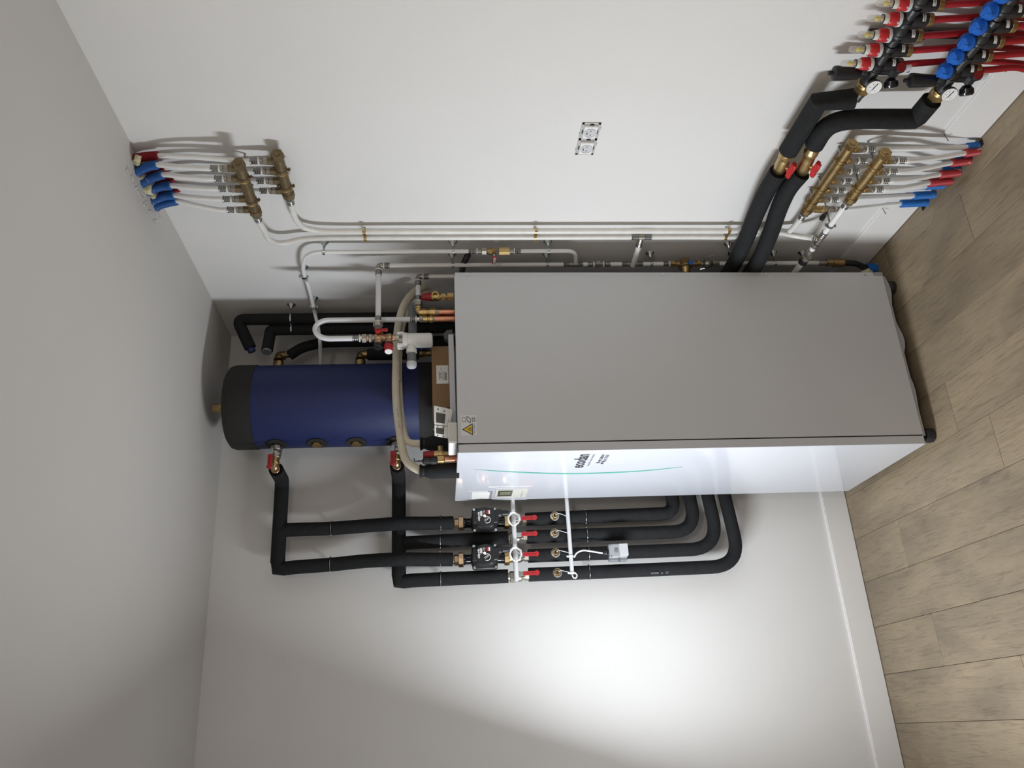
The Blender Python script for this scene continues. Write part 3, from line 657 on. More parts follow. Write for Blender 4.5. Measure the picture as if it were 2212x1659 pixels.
def feed(P, r, lbl, cond=None, cp=None, cr_=.0125, grp='white pipes'):
    t = thing('water_pipe', P[0], lbl, 'pipe', grp); link('tube', MB().tube(smooth(P, 6), r, 14), 'pipe', t)
    if cond: link('conduit', corrug(cp, cr_), cond, t)
    return t
# upper pair -------------------------------------------------------
OF, OR_ = .085, .040
zF = A(535, 410, OF).z; zR = A(613, 385, OR_).z
pF = [A(q, w_, OF).y for q, w_ in ((503, 364), (512, 386), (522, 408), (530, 430), (537, 453))]
pR = [A(q, w_, OR_).y for q, w_ in ((580, 348), (590, 370), (595, 391), (601, 412))]
mF, sF, eF = manifold(A(516, 353, OF).y, A(549, 452, OF).y, zF, OF, .0165, pF, 1, 'upper brass manifold near the ceiling with five white pipes', .014, old='brass_dull', clamps=(A(525, 386, OF).y, A(546, 435, OF).y))
mR, sR, eR = manifold(A(598, 334, OR_).y, A(619, 415, OR_).y, zR, OR_, .0165, pR, 1, 'upper brass manifold close to the wall with four white pipes', .014, old='brass_dull', clamps=(A(605, 370, OR_).y, A(619, 405, OR_).y))
nm5 = ['first', 'second', 'third', 'fourth', 'fifth']
cF = [[(336, 359), (318, 362), (297, 372), (290, 383)], [(351, 378), (330, 385), (306, 399), (298, 404)], [(370, 402), (345, 406), (318, 417), (308, 424)], [(377, 424), (357, 426), (332, 434), (320, 443)], [(383, 437), (362, 439), (342, 446), (326, 455)]]
cF = [[(340, 356), (320, 360), (300, 369), (290, 372)], [(352, 377), (330, 384), (306, 396), (294, 399)], [(370, 401), (345, 404), (322, 413), (306, 415)], [(377, 422), (357, 424), (334, 432), (318, 434)], [(382, 434), (362, 438), (342, 444), (330, 448)]]
tipF = [(340, 355), (352, 375), (368, 398), (375, 419), (382, 433)]
for i in range(5):
    a = sF[i]; c0 = A(*cF[i][0], .060); cp = [A(*q, .060 - .004 * k) for k, q in enumerate(cF[i])]
    cp[-1].z = H - .001
    feed([a, a + ZZ * .03, (a + ZZ * .03).lerp(c0, .5) + V((-.004, -.004, 0)), c0, cp[1]], .008, 'white pipe from upper manifold into blue sleeve, %s from the near end' % nm5[i], 'conduit_blue', cp, grp='white pipes under the ceiling')
cR = [[(343, 333), (318, 336), (296, 339)], [(357, 362), (330, 368), (300, 380)], [(377, 384), (345, 391), (312, 402)], [(387, 406), (360, 410), (326, 421)]]
for i in range(4):
    a = sR[i]; c0 = A(*cR[i][0], .030); cp = [A(*q, .030) for q in cR[i]]; cp[-1].z = H - .001
    if i == 0: cp = [A(343, 336, .03), A(318, 338, .028), A(297, 342, .026)]; cp[-1].z = H - .001
    feed([a, a + ZZ * .03, (a + ZZ * .03).lerp(cp[0], .5) + V((-.0, -.004, 0)), cp[0], cp[1]], .008, 'white pipe near the wall in dark red sleeve, %s from near end' % nm5[i], 'conduit_red', cp, grp='white pipes under the ceiling')
b = MB(); random.seed(3)
for u, v, r in ((299, 383, .016), (312, 403, .026), (322, 402, .018), (330, 420, .018), (296, 350, .012), (298, 343, .012)):
    c = A(u, v, .045); c.z = min(c.z, H - .012)
    b2 = MB().sph(c, r, 12, (1, .9, .8)); b.add([p + V([random.uniform(-.003, .003) for _ in range(3)]) for p in b2.v], b2.f)
o = link('foam_filler', b, 'foamfill'); tag(o, 'lumps of yellow mounting foam between the sleeves at the ceiling', 'foam'); o['kind'] = 'stuff'
b = MB()
for i in range(60):
    y = -1.29 + .32 * random.random(); c = V((-.020 * random.random() - (.085 if y < -1.0 else .04), y, H - .001)); b2 = MB().sph(c, random.uniform(.002, .007), 8, (1, 1, .4)); b.add(b2.v, b2.f)
o = link('plaster_crumbs', b, 'plaster'); tag(o, 'rough broken plaster edge round the pipe hole in the ceiling', 'plaster'); o['kind'] = 'stuff'
# lower pair -------------------------------------------------------
O7, O4 = .050, .100
z7 = A(1790, 385, O7).z; z4 = A(1875, 380, O4).z
p7 = [A(q, w_, O7).y for q, w_ in ((1858, 322), (1842, 347), (1824, 370), (1808, 391), (1792, 411), (1777, 431), (1764, 452))]
p4 = [A(q, w_, O4).y for q, w_ in ((1925, 347), (1908, 371), (1889, 391), (1872, 409))]
m7, s7, e7 = manifold(A(1843, 311, O7).y, A(1743, 449, O7).y, z7, O7, .0165, p7, -1, 'long brass manifold close to the wall with seven outlets', .012, valve=6, clamps=(A(1812, 348, O7).y, A(1771, 411, O7).y, A(1744, 449, O7).y - .03))
m4, s4, e4 = manifold(A(1912, 330, O4).y, A(1846, 424, O4).y, z4, O4, .0165, p4, -1, 'short brass manifold in front with four outlets, above the floor', .012, clamps=(A(1889, 364, O4).y, A(1853, 408, O4).y))
f7 = [(2088, 318), (2060, 340), (2032, 366), (2022, 385), (2000, 402), (1973, 423), (1945, 440)]
g7 = [(2100, 318), (2080, 342), (2060, 362), (2040, 384), (2016, 404), (2004, 419), (1984, 436)]
for i in range(7):
    a = s7[i]; c0 = A(*f7[i], .034); c1 = V((-.026, c0.y + .004, -.004))
    feed([a, a - ZZ * .02, a.lerp(c0, .55) + V((0, .002, 0)), c0, c1 - ZZ * .004], .008, 'white pipe into blue floor sleeve, ' + (nm5 + ['sixth', 'seventh'])[i] + ' from the near end', 'conduit_blue2', [c0, c0.lerp(c1, .5), c1], grp='white pipes above the floor')
f4 = [(2084, 331), (2055, 352), (2030, 377), (2007, 395)]
for i in range(4):
    a = s4[i]; c0 = A(*f4[i], .052); c1 = V((-.040, c0.y + .002, -.004))
    feed([a, a - ZZ * .02, a.lerp(c0, .55) + V((-.002, .003, 0)), c0, c1 - ZZ * .004], .008, 'white pipe into red floor sleeve, %s from the near end' % nm5[i], 'conduit_red2', [c0, c0.lerp(c1, .5), c1], grp='white pipes above the floor')
b = MB()
for y0, y1 in ((-1.345, -1.325), (-1.005, -.985)): b.box((-.026, (y0 + y1) / 2, .0005), (.022, y1 - y0, .001), bev=0)
link('floor_cutout', b, 'dark', fl)
# ================================================================== the two risers
OFR = .030
yr1, yr2 = A(900, 499.7, OFR).y, A(900, 513, OFR).y
def riser(P, lbl):
    t = thing('riser_pipe', P[-1], lbl, 'pipe', 'pair of long white riser pipes'); link('tube', MB().tube(smooth(P, 6), .0100, 16), 'pipe_old', t); return t
z = lambda u: A(u, 500, OFR).z
riser([eR, eR + YY * .02, A(637, 470, .036), A(647, 484, .032), A(665, 494, .03), V((-OFR, yr1, z(720))), V((-OFR, yr1, z(900))), V((-OFR, yr1, z(1300))), V((-OFR, yr1, z(1600))), V((-OFR, yr1 - .002, z(1655))), A(1690, 499, .032), A(1706, 499, .040), e7 + YY * .022, e7], 'white riser pipe nearer the viewer, down to the long brass manifold')
r2 = riser([eF, eF + YY * .015, A(571, 498, .080), A(580, 516, .066), A(598, 525, .05), A(620, 524, .04), A(660, 516, .033), V((-OFR, yr2, z(740))), V((-OFR, yr2, z(1000))), V((-OFR, yr2, z(1368)))], 'white riser pipe nearer the cabinet, above its press tee')
zt_ = z(1390)
tee2 = thing('pipe_tee', (0, yr2, zt_), 'press tee in the riser with a short branch towards the cabinet', 'pipe fitting')
for s in (1, -1):
    pr = [(0, .0115)]
    for k in range(3): pr += [(.001 + k * .0075, .0122), (.003 + k * .0075, .0106), (.0055 + k * .0075, .0106), (.0075 + k * .0075, .0122)]
    link('press_sleeve', MB().lathe((-OFR, yr2, zt_ + s * .012), ZZ * s, pr + [(.024, .0128), (.025, .012)], 18), 'steel', tee2)
b = MB().cyl((-OFR, yr2, zt_ - .012), ZZ, .024, .0115, 18)
end = A(1366, 566, .045); bd = V((-.050, end.y - yr2, -.0)); st0 = V((-OFR, yr2, zt_)); dirb = (V((-.052, yr2 + .05, zt_ + .004)) - st0).normalized()
b.cyl(st0, dirb, .030, .010, 16); link('tee_body', b, 'nickel', tee2); link('press_sleeve', MB().cyl(st0 + dirb * .026, dirb, .016, .0115, 16), 'steel', tee2)
riser([V((-OFR, yr2, z(1412))), V((-OFR, yr2, z(1500))), V((-OFR, yr2, z(1600))), A(1655, 502, .032), A(1680, 501.5, .038), A(1718, 509, .055), A(1745, 513, .075), A(1757, 514, .090)], 'lower white riser pipe below the press tee, curving outwards')
def dclip(u, lbl):
    zc = z(u); t = thing('double_pipe_clip', (0, (yr1 + yr2) / 2, zc), lbl, 'pipe clamp', 'brass double pipe clips')
    for y in (yr1, yr2):
        link('ring', MB().lathe((-OFR, y, zc - .005), ZZ, [(0, .0102), (0, .0125), (.010, .0125), (.010, .0102)], 22, caps=False), 'brass', t)
    for y in (yr1 - .013, (yr1 + yr2) / 2, yr2 + .013): link('screw', MB().box((-OFR - .003, y, zc), (.014, .006, .009), bev=.001).cyl((-OFR - .012, y, zc), XX, .012, .0022, 8), 'brass', t)
    link('rod', MB().cyl((0, (yr1 + yr2) / 2, zc), -XX, OFR, .003, 8), 'steel', t)
dclip(787, 'brass double clip high on the two risers'); dclip(1158, 'brass double clip halfway down the two risers'); dclip(1573, 'brass double clip on the risers beside the black pipes')
# line from the short lower manifold back behind the cabinet
t = thing('water_pipe', (0, -.9, z4), 'horizontal white pipe run from the short manifold to behind the cabinet', 'pipe')
ya = e4.y; Q = lambda u, v: V((-O4, A(u, v, O4).y, z4))
link('tube', MB().cyl(V((-O4, ya - .004, z4)), YY, Q(1787, 503).y - ya + .008, .0100, 16), 'pipe', t)
def psl(par, o, d, l=.022, r=.0122, m='steel'):
    pr = [(0, r - .001)]; g = (l - .003) / 3
    for k in range(3): pr += [(.001 + k * g, r), (.001 + (k + .35) * g, r - .0016), (.001 + (k + .7) * g, r - .0016), (.001 + (k + 1) * g, r)]
    link('press_sleeve', MB().lathe(o, d, pr + [(l, r)], 18), m, par)
psl(t, Q(1788, 501), YY, Q(1781, 511).y - Q(1788, 501).y); ty = Q(1775, 518)
link('tee_body', MB().cyl(ty - YY * .020, YY, .040, .0118, 18).cyl(ty, (.6, 0, .8), .022, .0112, 16), 'nickel', t); psl(t, Q(1770, 526), YY, .022)
b1 = A(1757, 514, .090); psl(t, b1, (ty - b1), .024)
link('tube', MB().cyl(Q(1764, 533), YY, Q(1757, 544).y - Q(1764, 533).y + .01, .0100, 16), 'pipe', t)
psl(t, Q(1761, 539), YY, .020); link('check_valve', MB().cyl(Q(1756, 546), YY, .030, .0155, 6, .001).cyl(Q(1752, 553), YY, .018, .0175, 18), 'nickel', t)
link('black_ring', MB().cyl(Q(1747, 560), YY, .022, .0168, 20), 'black', t); link('plastic_ring', MB().cyl(Q(1749, 557), YY, .005, .0172, 20), 'ring', t)
link('tube', MB().tube([Q(1742, 568), Q(1742, 568) + V((0, .10, 0)), Q(1742, 568) + V((-.0, .26, 0))], .0115, 16), 'pipe', t)
cl = Q(1797, 487); tcl = thing('pipe_clamp', (0, cl.y, z4), 'ring clamp with two screw ears on the short horizontal pipe', 'pipe clamp')
clamp(tcl, cl, YY, .010, -XX, 'steel', .009); link('rod', MB().cyl((0, cl.y, z4), -XX, O4 - .010, .003, 8), 'steel', tcl)
# ================================================================== pipe three: wall line with ball valve and check valve
O3 = .042; y3 = A(900, 543.5, O3).y; z3 = lambda u: A(u, 543.5, O3).z
zl = A(655, 585, O3).z
w3 = thing('water_pipe', (0, y3, 1.6), 'thin white pipe from the tank along the wall to the red tagged valve', 'pipe')
tp = V((TX, TY, 0)) + V((.90, .44, 0)).normalized() * TR; ztp = Y(692, 785, tp.y).z
P = [V((tp.x + .0, tp.y, ztp)), V((tp.x + .05, tp.y + .015, ztp)), Y(692, 760, -.215), Y(691, 735, -.268), Y(687, 706, -.288), A(679, 672, O3 + .002), A(668, 625, O3), A(657, 592, O3), A(655, 572, O3), A(660, 556, O3), A(675, 547, O3), V((-O3, y3, z3(700))), V((-O3, y3, z3(780))), V((-O3, y3, z3(1012)))]
link('tube', MB().tube(smooth(P, 6), .0075, 14), 'pipe', w3)
link('press_sleeve', MB().cyl(P[0], P[1] - P[0], .035, .0105, 16), 'nickel', w3); link('brass_nut', MB().cyl(P[0] - V((.01, 0, 0)), P[1] - P[0], .022, .0135, 6), 'brass_old', w3)
vz = z3(1015); vt = thing('ball_valve', (0, y3, vz), 'small brass ball valve with red tee handle, followed by a brass check valve', 'valve')
o = V((-O3, y3, z3(1015))); zA = lambda u: (z3(1015) - z3(u))
psl(vt, o, -ZZ, zA(1028), .0098); link('plastic_ring', MB().cyl(o - ZZ * zA(1029), -ZZ, .004, .0112, 16), 'ring', vt); link('collar', MB().cyl(o - ZZ * zA(1031), -ZZ, zA(1040) - zA(1031), .0085, 16), 'nickel', vt)
link('nut', MB().cyl(o - ZZ * zA(1040), -ZZ, zA(1051) - zA(1040), .0135, 6, .001), 'nickel', vt)
link('body', MB().lathe(o - ZZ * zA(1051), -ZZ, [(0, .009), (.004, .011), (.012, .0125), (.026, .0125), (.034, .010)], 20), 'brass_old', vt)
hz = o - ZZ * zA(1067) - XX * .012
link('stem', MB().cyl(hz, (-1, .15, 0), .020, .006, 10), 'nickel', vt)
hb = hz - XX * .022; hh = link('tee_handle', MB().box(hb + YY * .006, (.008, .044, .014), (V((.98, .15, 0)), V((-.15, .98, 0)), ZZ), .004, 3), 'red', vt)
link('handle_label', MB().box(hb + V((-.0050, .006, 0)), (.0008, .036, .008), (V((.98, .15, 0)), V((-.15, .98, 0)), ZZ), 0), 'print_white', hh)
text('handle_print', 'RACCORD', hb + V((-.0056, .006, 0)), V((.15, -.98, 0)), ZZ, .0055, 'ink', hh, sx=1.2)
link('check_valve', MB().cyl(o - ZZ * zA(1077), -ZZ, zA(1101) - zA(1077), .0152, 8, .001), 'brass', vt)
link('collar', MB().cyl(o - ZZ * zA(1100), -ZZ, .018, .0095, 16), 'nickel', vt); link('plastic_ring', MB().cyl(o - ZZ * zA(1110), -ZZ, .004, .0115, 16), 'ring', vt); psl(vt, o - ZZ * zA(1113), -ZZ, zA(1125) - zA(1113), .0098)
O5 = .050; y5 = A(1100, 572, O5).y; z5 = lambda u: A(u, 570, O5).z
P = fillet([V((-O3, y3, z3(1124))), V((-O3, y3, z3(1243))), V((-O5 - .002, y5 - .012, z5(1243)))], .06, 10)
tag(link('water_pipe', MB().tube(P, .0075, 14), 'pipe'), 'white pipe below the red tagged valve, bending into a tee', 'pipe')
# ================================================================== pipe five: from the safety group down behind the cabinet
YS = y5
c0 = V((-O5, YS, A(818, 574, O5).z)); ze = c0.z
w5 = thing('water_pipe', (0, YS, 1.2), 'white pipe dropping from the higher press elbow to the pressure reducer', 'pipe')
link('tube', MB().cyl((-O5, YS, z5(838)), -ZZ, z5(838) - z5(1218), .0080, 14), 'pipe', w5)
def pelbow(par, c, d1, d2, r=.0105, l=.020):
    c = V(c); link('elbow_body', MB().tube(fillet([c + V(d1) * l, c, c + V(d2) * l], l * .55, 6), r - .0005, 16), 'nickel', par)
    for d in (d1, d2):
        d = V(d); link('plastic_ring', MB().cyl(c + d * (l - .003), d, .004, r + .0025, 18), 'ring', par); psl(par, c + d * l, d, .020, r + .0015)
pelbow(w5, c0, -ZZ, -XX)
SGx = Y(820, 735, YS).x
xs1 = Y(818, 684, YS).x
link('tube', MB().cyl((-O5 - .036, YS, ze), -XX, abs(xs1) - O5 - .034, .0098, 16), 'pvc_white', w5)
z_ = z5
def inline(par, items):
    for nm, u0, u1, r, n, m in items: link(nm, MB().cyl((-O5, YS, z_(u0)), -ZZ, z_(u0) - z_(u1), r, n, .001), m, par)
ln = thing('pipe_assembly', (0, YS, .9), 'row of press tees and unions on the wall pipe just above the pressure reducer', 'pipe fitting')
for u in (1219, 1248, 1343, 1377, 1433): psl(ln, (-O5, YS, z_(u)), -ZZ, z_(u) - z_(u + 11), .0102)
inline(ln, [('tee_body', 1230, 1249, .0100, 16, 'nickel'), ('tube', 1259, 1270, .0080, 14, 'pipe'), ('press_sleeve', 1270, 1281, .0102, 16, 'steel'), ('plastic_ring', 1281, 1284, .0118, 16, 'ring'), ('union_nut', 1287, 1297, .0142, 6, 'nickel'),
            ('plastic_ring', 1302, 1305, .0118, 16, 'ring'), ('press_sleeve', 1307, 1318, .0102, 16, 'steel'), ('tube', 1317, 1345, .0080, 14, 'pipe'), ('tee_body', 1354, 1378, .0100, 16, 'nickel'), ('tube', 1388, 1433, .0080, 14, 'pipe'), ('collar', 1297, 1303, .009, 14, 'nickel'), ('collar', 1281, 1288, .009, 14, 'nickel')])
tc = V((-O5, YS, z_(1366))); bs = st0 + dirb * .040; 
link('branch_tube', MB().tube(smooth([bs, bs.lerp(tc, .5) + V((-.006, -.002, 0)), tc + V((-.010, -.006, 0))], 6), .0098, 16), 'pipe', tee2)
rd = thing('pressure_reducer', (0, YS, z_(1480)), 'brass pressure reducer with a blue knob on the wall pipe', 'pressure reducer')
inline(rd, [('plastic_ring', 1444, 1447, .0115, 16, 'ring'), ('union_nut', 1447, 1457, .0150, 6, 'brass_old'), ('inlet', 1457, 1468, .0110, 16, 'brass_old'), ('outlet', 1494, 1504, .0100, 16, 'brass_old'), ('union_nut', 1504, 1512, .0130, 6, 'brass_old')])
link('body', MB().lathe((-O5 + .020, YS, z_(1479)), -XX, [(0, .014), (.006, .020), (.024, .021), (.030, .025), (.036, .025), (.040, .019), (.060, .015), (.066, .010)], 24), 'brass_old', rd)
link('blue_knob', MB().cyl((-O5 - .006, YS - .016, z_(1487)), (-.5, -1, 0), .014, .0085, 14), 'blue', rd)
for a in (45, 135, 225, 315): link('screw', MB().cyl((-O5 - .016, YS + .020 * math.cos(math.radians(a)), z_(1479) + .020 * math.sin(math.radians(a))), -XX, .004, .003, 8), 'steel', rd)
bv = thing('ball_valve', (0, YS, z_(1526)), 'dull ball valve with thin lever beside the black pipes behind the cabinet', 'valve')
inline(bv, [('inlet', 1512, 1518, .011, 8, 'nickel'), ('outlet', 1538, 1552, .0125, 6, 'nickel')])
link('body', MB().sph((-O5, YS, z_(1528)), .0185, 18), 'nickel', bv)
link('lever', MB().tube([(-O5, YS - .012, z_(1520)), (-O5 + .006, YS - .03, z_(1518)), (-O5 + .01, YS - .045, z_(1535))], .0025, 8), 'steel', bv)
link('drain_knob', MB().cyl((-O5, YS + .014, z_(1528)), YY, .014, .006, 12).cyl((-O5 - .004, YS + .026, z_(1528)), (0, .4, .9), .022, .0022, 8), 'chrome', bv)
w6 = thing('water_pipe', (0, YS, .4), 'white pipe low on the wall ending in a brass coupling and black hose', 'pipe')
link('tube', MB().cyl((-O5, YS, z_(1552)), -ZZ, z_(1552) - z_(1772), .0085, 14), 'pipe', w6)
inline(w6, [('press_sleeve', 1766, 1783, .0105, 16, 'nickel'), ('brass_coupling', 1783, 1797, .0145, 6, 'brass_old'), ('brass_coupling', 1797, 1820, .0165, 18, 'brass_old')])
P = [V((-O5, YS, z_(1818))), V((-O5 - .002, YS + .002, z_(1845))), A(1870, 578, .060), V((-.060, A(1885, 580, .06).y, .0))]
link('black_hose', MB().tube(smooth(P, 5), .0115, 14), 'black', w6)
fz = V((-.060, P[-1].y, 0)); link('conduit', corrug([fz, fz + ZZ * .022, fz + ZZ * .042], .019), 'conduit_blue2', w6)
b2 = MB().sph(fz + V((-.022, -.002, .045)), .020, 12, (.8, .9, 1.2)); link('foam_lump', MB().add([p + V([random.uniform(-.003, .003) for _ in range(3)]) for p in b2.v], b2.f), 'foamfill', w6)
# stand-off clamps -------------------------------------------------
def so(u, v, y, off, d, lbl, r=.0078, ears=False):
    wp = A(u, v, 0); c = V((-off, y if y is not None else wp.y, wp.z)); wp.y = c.y; return standoff(wp, c, d, r, -XX, lbl, ears=ears)
so(701, 525, y3, O3, ZZ, 'stand off clamp at the top of the thin wall pipe')
so(978, 525, y3, O3, ZZ, 'stand off clamp on the thin wall pipe level with the cabinet top')
so(1183, 523, y3, O3, ZZ, 'stand off clamp on the thin wall pipe below the red tagged valve')
so(977, 555, YS, O5, ZZ, 'stand off clamp on the inner wall pipe level with the cabinet top', .0085)
so(1178, 556, YS, O5, ZZ, 'stand off clamp on the inner wall pipe halfway down', .0085)
so(1401, 552, YS, O5, ZZ, 'stand off clamp just above the pressure reducer', .0085)
so(1667, 548, YS, O5, ZZ, 'stand off clamp low on the inner wall pipe', .0085)
so(1732, 545, YS, O5, ZZ, 'lowest stand off clamp beside the black ring', .0085)
wp = A(656, 563, 0); c = A(656, 597, O3); standoff(V((0, c.y, c.z)), c, V((0, 1, .02)), .0078, -XX, 'ring clamp with ears where the thin pipe turns near the ceiling', ears=True)
c = A(678, 663, O3); standoff(V((0, c.y, c.z)), c, V((0, 1, -.03)), .0078, -XX, 'ring clamp with ears on the thin pipe near the room corner', ears=True)
wp = A(1573, 526, 0); standoff(wp, wp - XX * .05, ZZ, .012, -XX, 'stand off rosette on the wall half hidden by the black pipes', rosette=.0165)
# ================================================================== second elbow line and copper stubs
YC = A(905, 596, .045).y + .0
c = V((-.048, YC, A(903, 595, .048).z))
w7 = thing('water_pipe', c, 'short white pipe with press elbow feeding the taller copper stub', 'pipe')
link('tube', MB().cyl(c - ZZ * .036, -ZZ, .30, .0080, 14), 'pipe', w7)
pelbow(w7, c, -ZZ, -XX)
xe = Y(897, 640, YC).x; link('tube', MB().cyl(c - XX * .036, -XX, abs(xe) - .048 - .034, .0095, 16), 'pvc_white', w7)
o = V((xe, YC, c.z)); psl(w7, o, -XX, .020, .0115); link('plastic_ring', MB().cyl(o - XX * .020, -XX, .005, .0135, 18), 'ring', w7); link('nut', MB().cyl(o - XX * .025, -XX, .018, .0165, 6, .001), 'nickel', w7)
xc = Y(897, 675, YC).x; ce = V((xc, YC, c.z)); elbow(w7, ce, XX, -ZZ, .0115, 'brass', .020)
zc = lambda u, v=675: Y(u, v, YC).z
def union_down(par, x, y, z0, z1, zc0, r=.0145):
    L = z0 - z1
    link('union', MB().cyl((x, y, z0), -ZZ, L * .45, r, 8, .001).cyl((x, y, z0 - L * .42), -ZZ, L * .2, r * .85, 18).cyl((x, y, z0 - L * .60), -ZZ, L * .34, r * 1.15, 8, .001), 'brass', par)
    link('ferrule', MB().cyl((x, y, z1 + L * .08), -ZZ, L * .2, r * .95, 18), 'nickel', par)
    link('copper_stub', MB().cyl((x, y, z1), -ZZ, z1 - zc0, .0110, 20), 'copper', par)
union_down(w7, xc, YC, zc(905), zc(943), 1.652)
# U loop
xU1 = Y(800, 691, YC).x; xU2 = Y(760, 731, YC).x; zz_ = lambda u: Y(u, 700, YC).z
ul = thing('water_pipe', (xU1, YC, 1.66), 'thick white pipe bent in a U above the cabinet', 'pipe')
P = [V((xU1, YC, zz_(889)))] + [V((xU1, YC, zz_(u))) for u in (850, 800, 750)] + [V((xU1, YC, zz_(722)))]
rad = abs(xU1 - xU2) / 2; cx_ = (xU1 + xU2) / 2; zb_ = zz_(712)
for k in range(9):
    a = math.pi * k / 8; P.append(V((cx_ + rad * math.cos(a), YC - .004 * math.sin(a), zb_ + rad * 1.35 * math.sin(a))))
P += [V((xU2, YC, zz_(722)))] + [V((xU2, YC, zz_(u))) for u in (740, 765)]
link('tube', MB().tube(smooth(P, 3), .0100, 18), 'pvc_white', ul)
b0 = V((xU1, YC, zz_(886))); psl(ul, b0, -ZZ, .020, .0115); link('plastic_ring', MB().cyl(b0 - ZZ * .020, -ZZ, .004, .0138, 18), 'ring', ul); link('collar', MB().cyl(b0 - ZZ * .022, -ZZ, .014, .0100, 16), 'chrome', ul); link('nut', MB().cyl(b0 - ZZ * .034, -ZZ, .013, .0125, 6, .001), 'nickel', ul)
union_down(ul, xU1, YC, b0.z - .047, zc(936), 1.652, .0125)
# ---- safety group
sg = thing('safety_group', (SGx, YC, 1.8), 'water heater safety group with red handle, red knob and white siphon', 'safety valve')
x = xU2; zq = lambda u: Y(u, 733, YC).z; oo = V((x, YC, zq(762)))
L1 = zq(762) - zq(780); psl(sg, oo, -ZZ, L1 * .75, .0118); link('plastic_ring', MB().cyl(oo - ZZ * L1 * .78, -ZZ, .004, .0142, 18), 'ring', sg); link('collar', MB().cyl(oo - ZZ * L1 * .8, -ZZ, .014, .0105, 16), 'chrome', sg)
def vseg(nm, u0, u1, r, n, m): link(nm, MB().cyl((x, YC, zq(u0)), -ZZ, zq(u0) - zq(u1), r, n, .001), m, sg)
vseg('nut', 782, 792, .0172, 6, 'nickel'); vseg('nut', 792, 797, .0125, 18, 'bronze'); vseg('nut', 797, 804, .0165, 6, 'nickel'); vseg('collar', 803, 812, .0125, 18, 'nickel')
b = MB(); zb0 = zq(817); b.lathe((x, YC, zq(809)), -ZZ, [(0, .013), (.006, .0165), (.022, .0165), (.030, .013), (.040, .013), (.046, .0165), (.060, .0165), (.066, .012), (.078, .012)], 22)
xh = Y(818, 700, YC).x
b.cyl((x, YC, ze), XX, abs(x - xs1) - .02, .0130, 18); b.cyl((x - .004, YC, zb0), -XX, .024, .0150, 18); zr = zq(840); b.cyl((x - .004, YC, zr), (-1, -.25, 0), .026, .0150, 18); link('body', b, 'bronze', sg); bb = bpy.data.objects[-1] if False else None
psl(sg, (xs1, YS, ze), -XX, .020, .0118); link('plastic_ring', MB().cyl((xs1 - .020, YS, ze), -XX, .005, .0142, 18), 'ring', sg); link('nut', MB().cyl((xs1 - .024, YS, ze), -XX, .016, .0175, 6, .001), 'nickel', sg)
hc = Y(817, 711, YC - .026); b = MB().cyl(hc + YY * .024, -YY, .030, .0135, 24, .002); b.prism([(0, -.006), (.004, -.008), (-.003, -.0085)], hc, XX, ZZ, -YY, .001)
b.box(hc + V((-.003, 0, -.018)), (.012, .008, .022), bev=.003); b.sph(hc + V((-.003, 0, -.028)), .0075, 12, (1, .7, 1)); link('red_handle', b, 'red', sg)
link('black_cap', MB().cyl((x - .026, YC - .004, zb0), (-1, -.1, 0), .018, .0165, 22, .002).cyl((x - .044, YC - .005, zb0), (-1, -.1, 0), .003, .008, 14), 'black', sg)
kd = V((-1, -.28, 0)).normalized(); k0_ = V((x - .028, YC - .007, zr)); link('black_collar', MB().cyl(k0_, kd, .008, .0168, 22), 'black', sg)
link('red_knob', MB().lathe(k0_ + kd * .007, kd, [(0, .0165), (.002, .0172), (.028, .0150), (.030, .0135)], 24), 'red', sg); link('knob_cap', MB().cyl(k0_ + kd * .036, kd, .0022, .0138, 24), 'print_white', sg)
# white siphon below
sx_ = Y(890, 733, YC - .01).x; zs = lambda u: Y(u, 733, YC).z
b = MB()
for q in (-1, 1): b.box((sx_ + q * .023, YC, (zs(857) + zs(874)) / 2), (.010, .040, zs(857) - zs(872)), bev=.002)
b.box((sx_, YC + .016, (zs(857) + zs(874)) / 2), (.05, .006, zs(857) - zs(872)), bev=.001)
b.cyl((sx_, YC, zs(870)), -ZZ, zs(870) - zs(881), .0295, 28, .002); link('siphon_funnel', b, 'plastic_white', sg)
link('nozzle', MB().cyl((x, YC, zs(850)), -ZZ, .02, .010, 16), 'ring', sg); link('funnel_tube', MB().cyl((sx_, YC, zs(862)), -ZZ, zs(862) - zs(876), .009, 14), 'plastic_beige', sg)
link('siphon_bowl', MB().lathe((sx_, YC, zs(880)), -ZZ, [(0, .0265), (.004, .0272), (zs(880) - zs(935) - .010, .0272), (zs(880) - zs(935) - .003, .0245), (zs(880) - zs(935), .018)], 32), 'plastic_white', sg)
yb = Y(890, 752, YC - .004); zo = Y(889, 755, YC).z
link('siphon_outlet', MB().cyl((sx_ - .020, YC, zo), -XX, .016, .0160, 24).cyl((sx_ - .036, YC, zo), -XX, .014, .0190, 24).cyl((sx_ - .050, YC, zo), -XX, .006, .0165, 24), 'plastic_white', sg)
# grey waste pipe running behind
dp = thing('drain_pipe', (sx_, YC, zo), 'grey plastic waste pipe behind the white siphon, capped in front of the tank', 'drain pipe')
xA = Y(888, 795, YC).x
link('tube', MB().cyl((sx_ - .052, YC, zo), -XX, abs(xA) - abs(sx_) - .056, .0165, 24), 'pvc_dark', dp)
link('end_cap', MB().lathe((xA + .022, YC, zo), -XX, [(0, .0182), (.014, .0185), (.020, .015), (.024, .006)], 24), 'pvc', dp)
yb2 = YC + .085; p0 = Y(891, 658, yb2); p1 = Y(891, 730, yb2); zpb = p0.z; link('rear_tube', MB().cyl((p0.x, yb2, zpb), -XX, abs(p1.x - p0.x), .0165, 24), 'pvc_dark', dp)
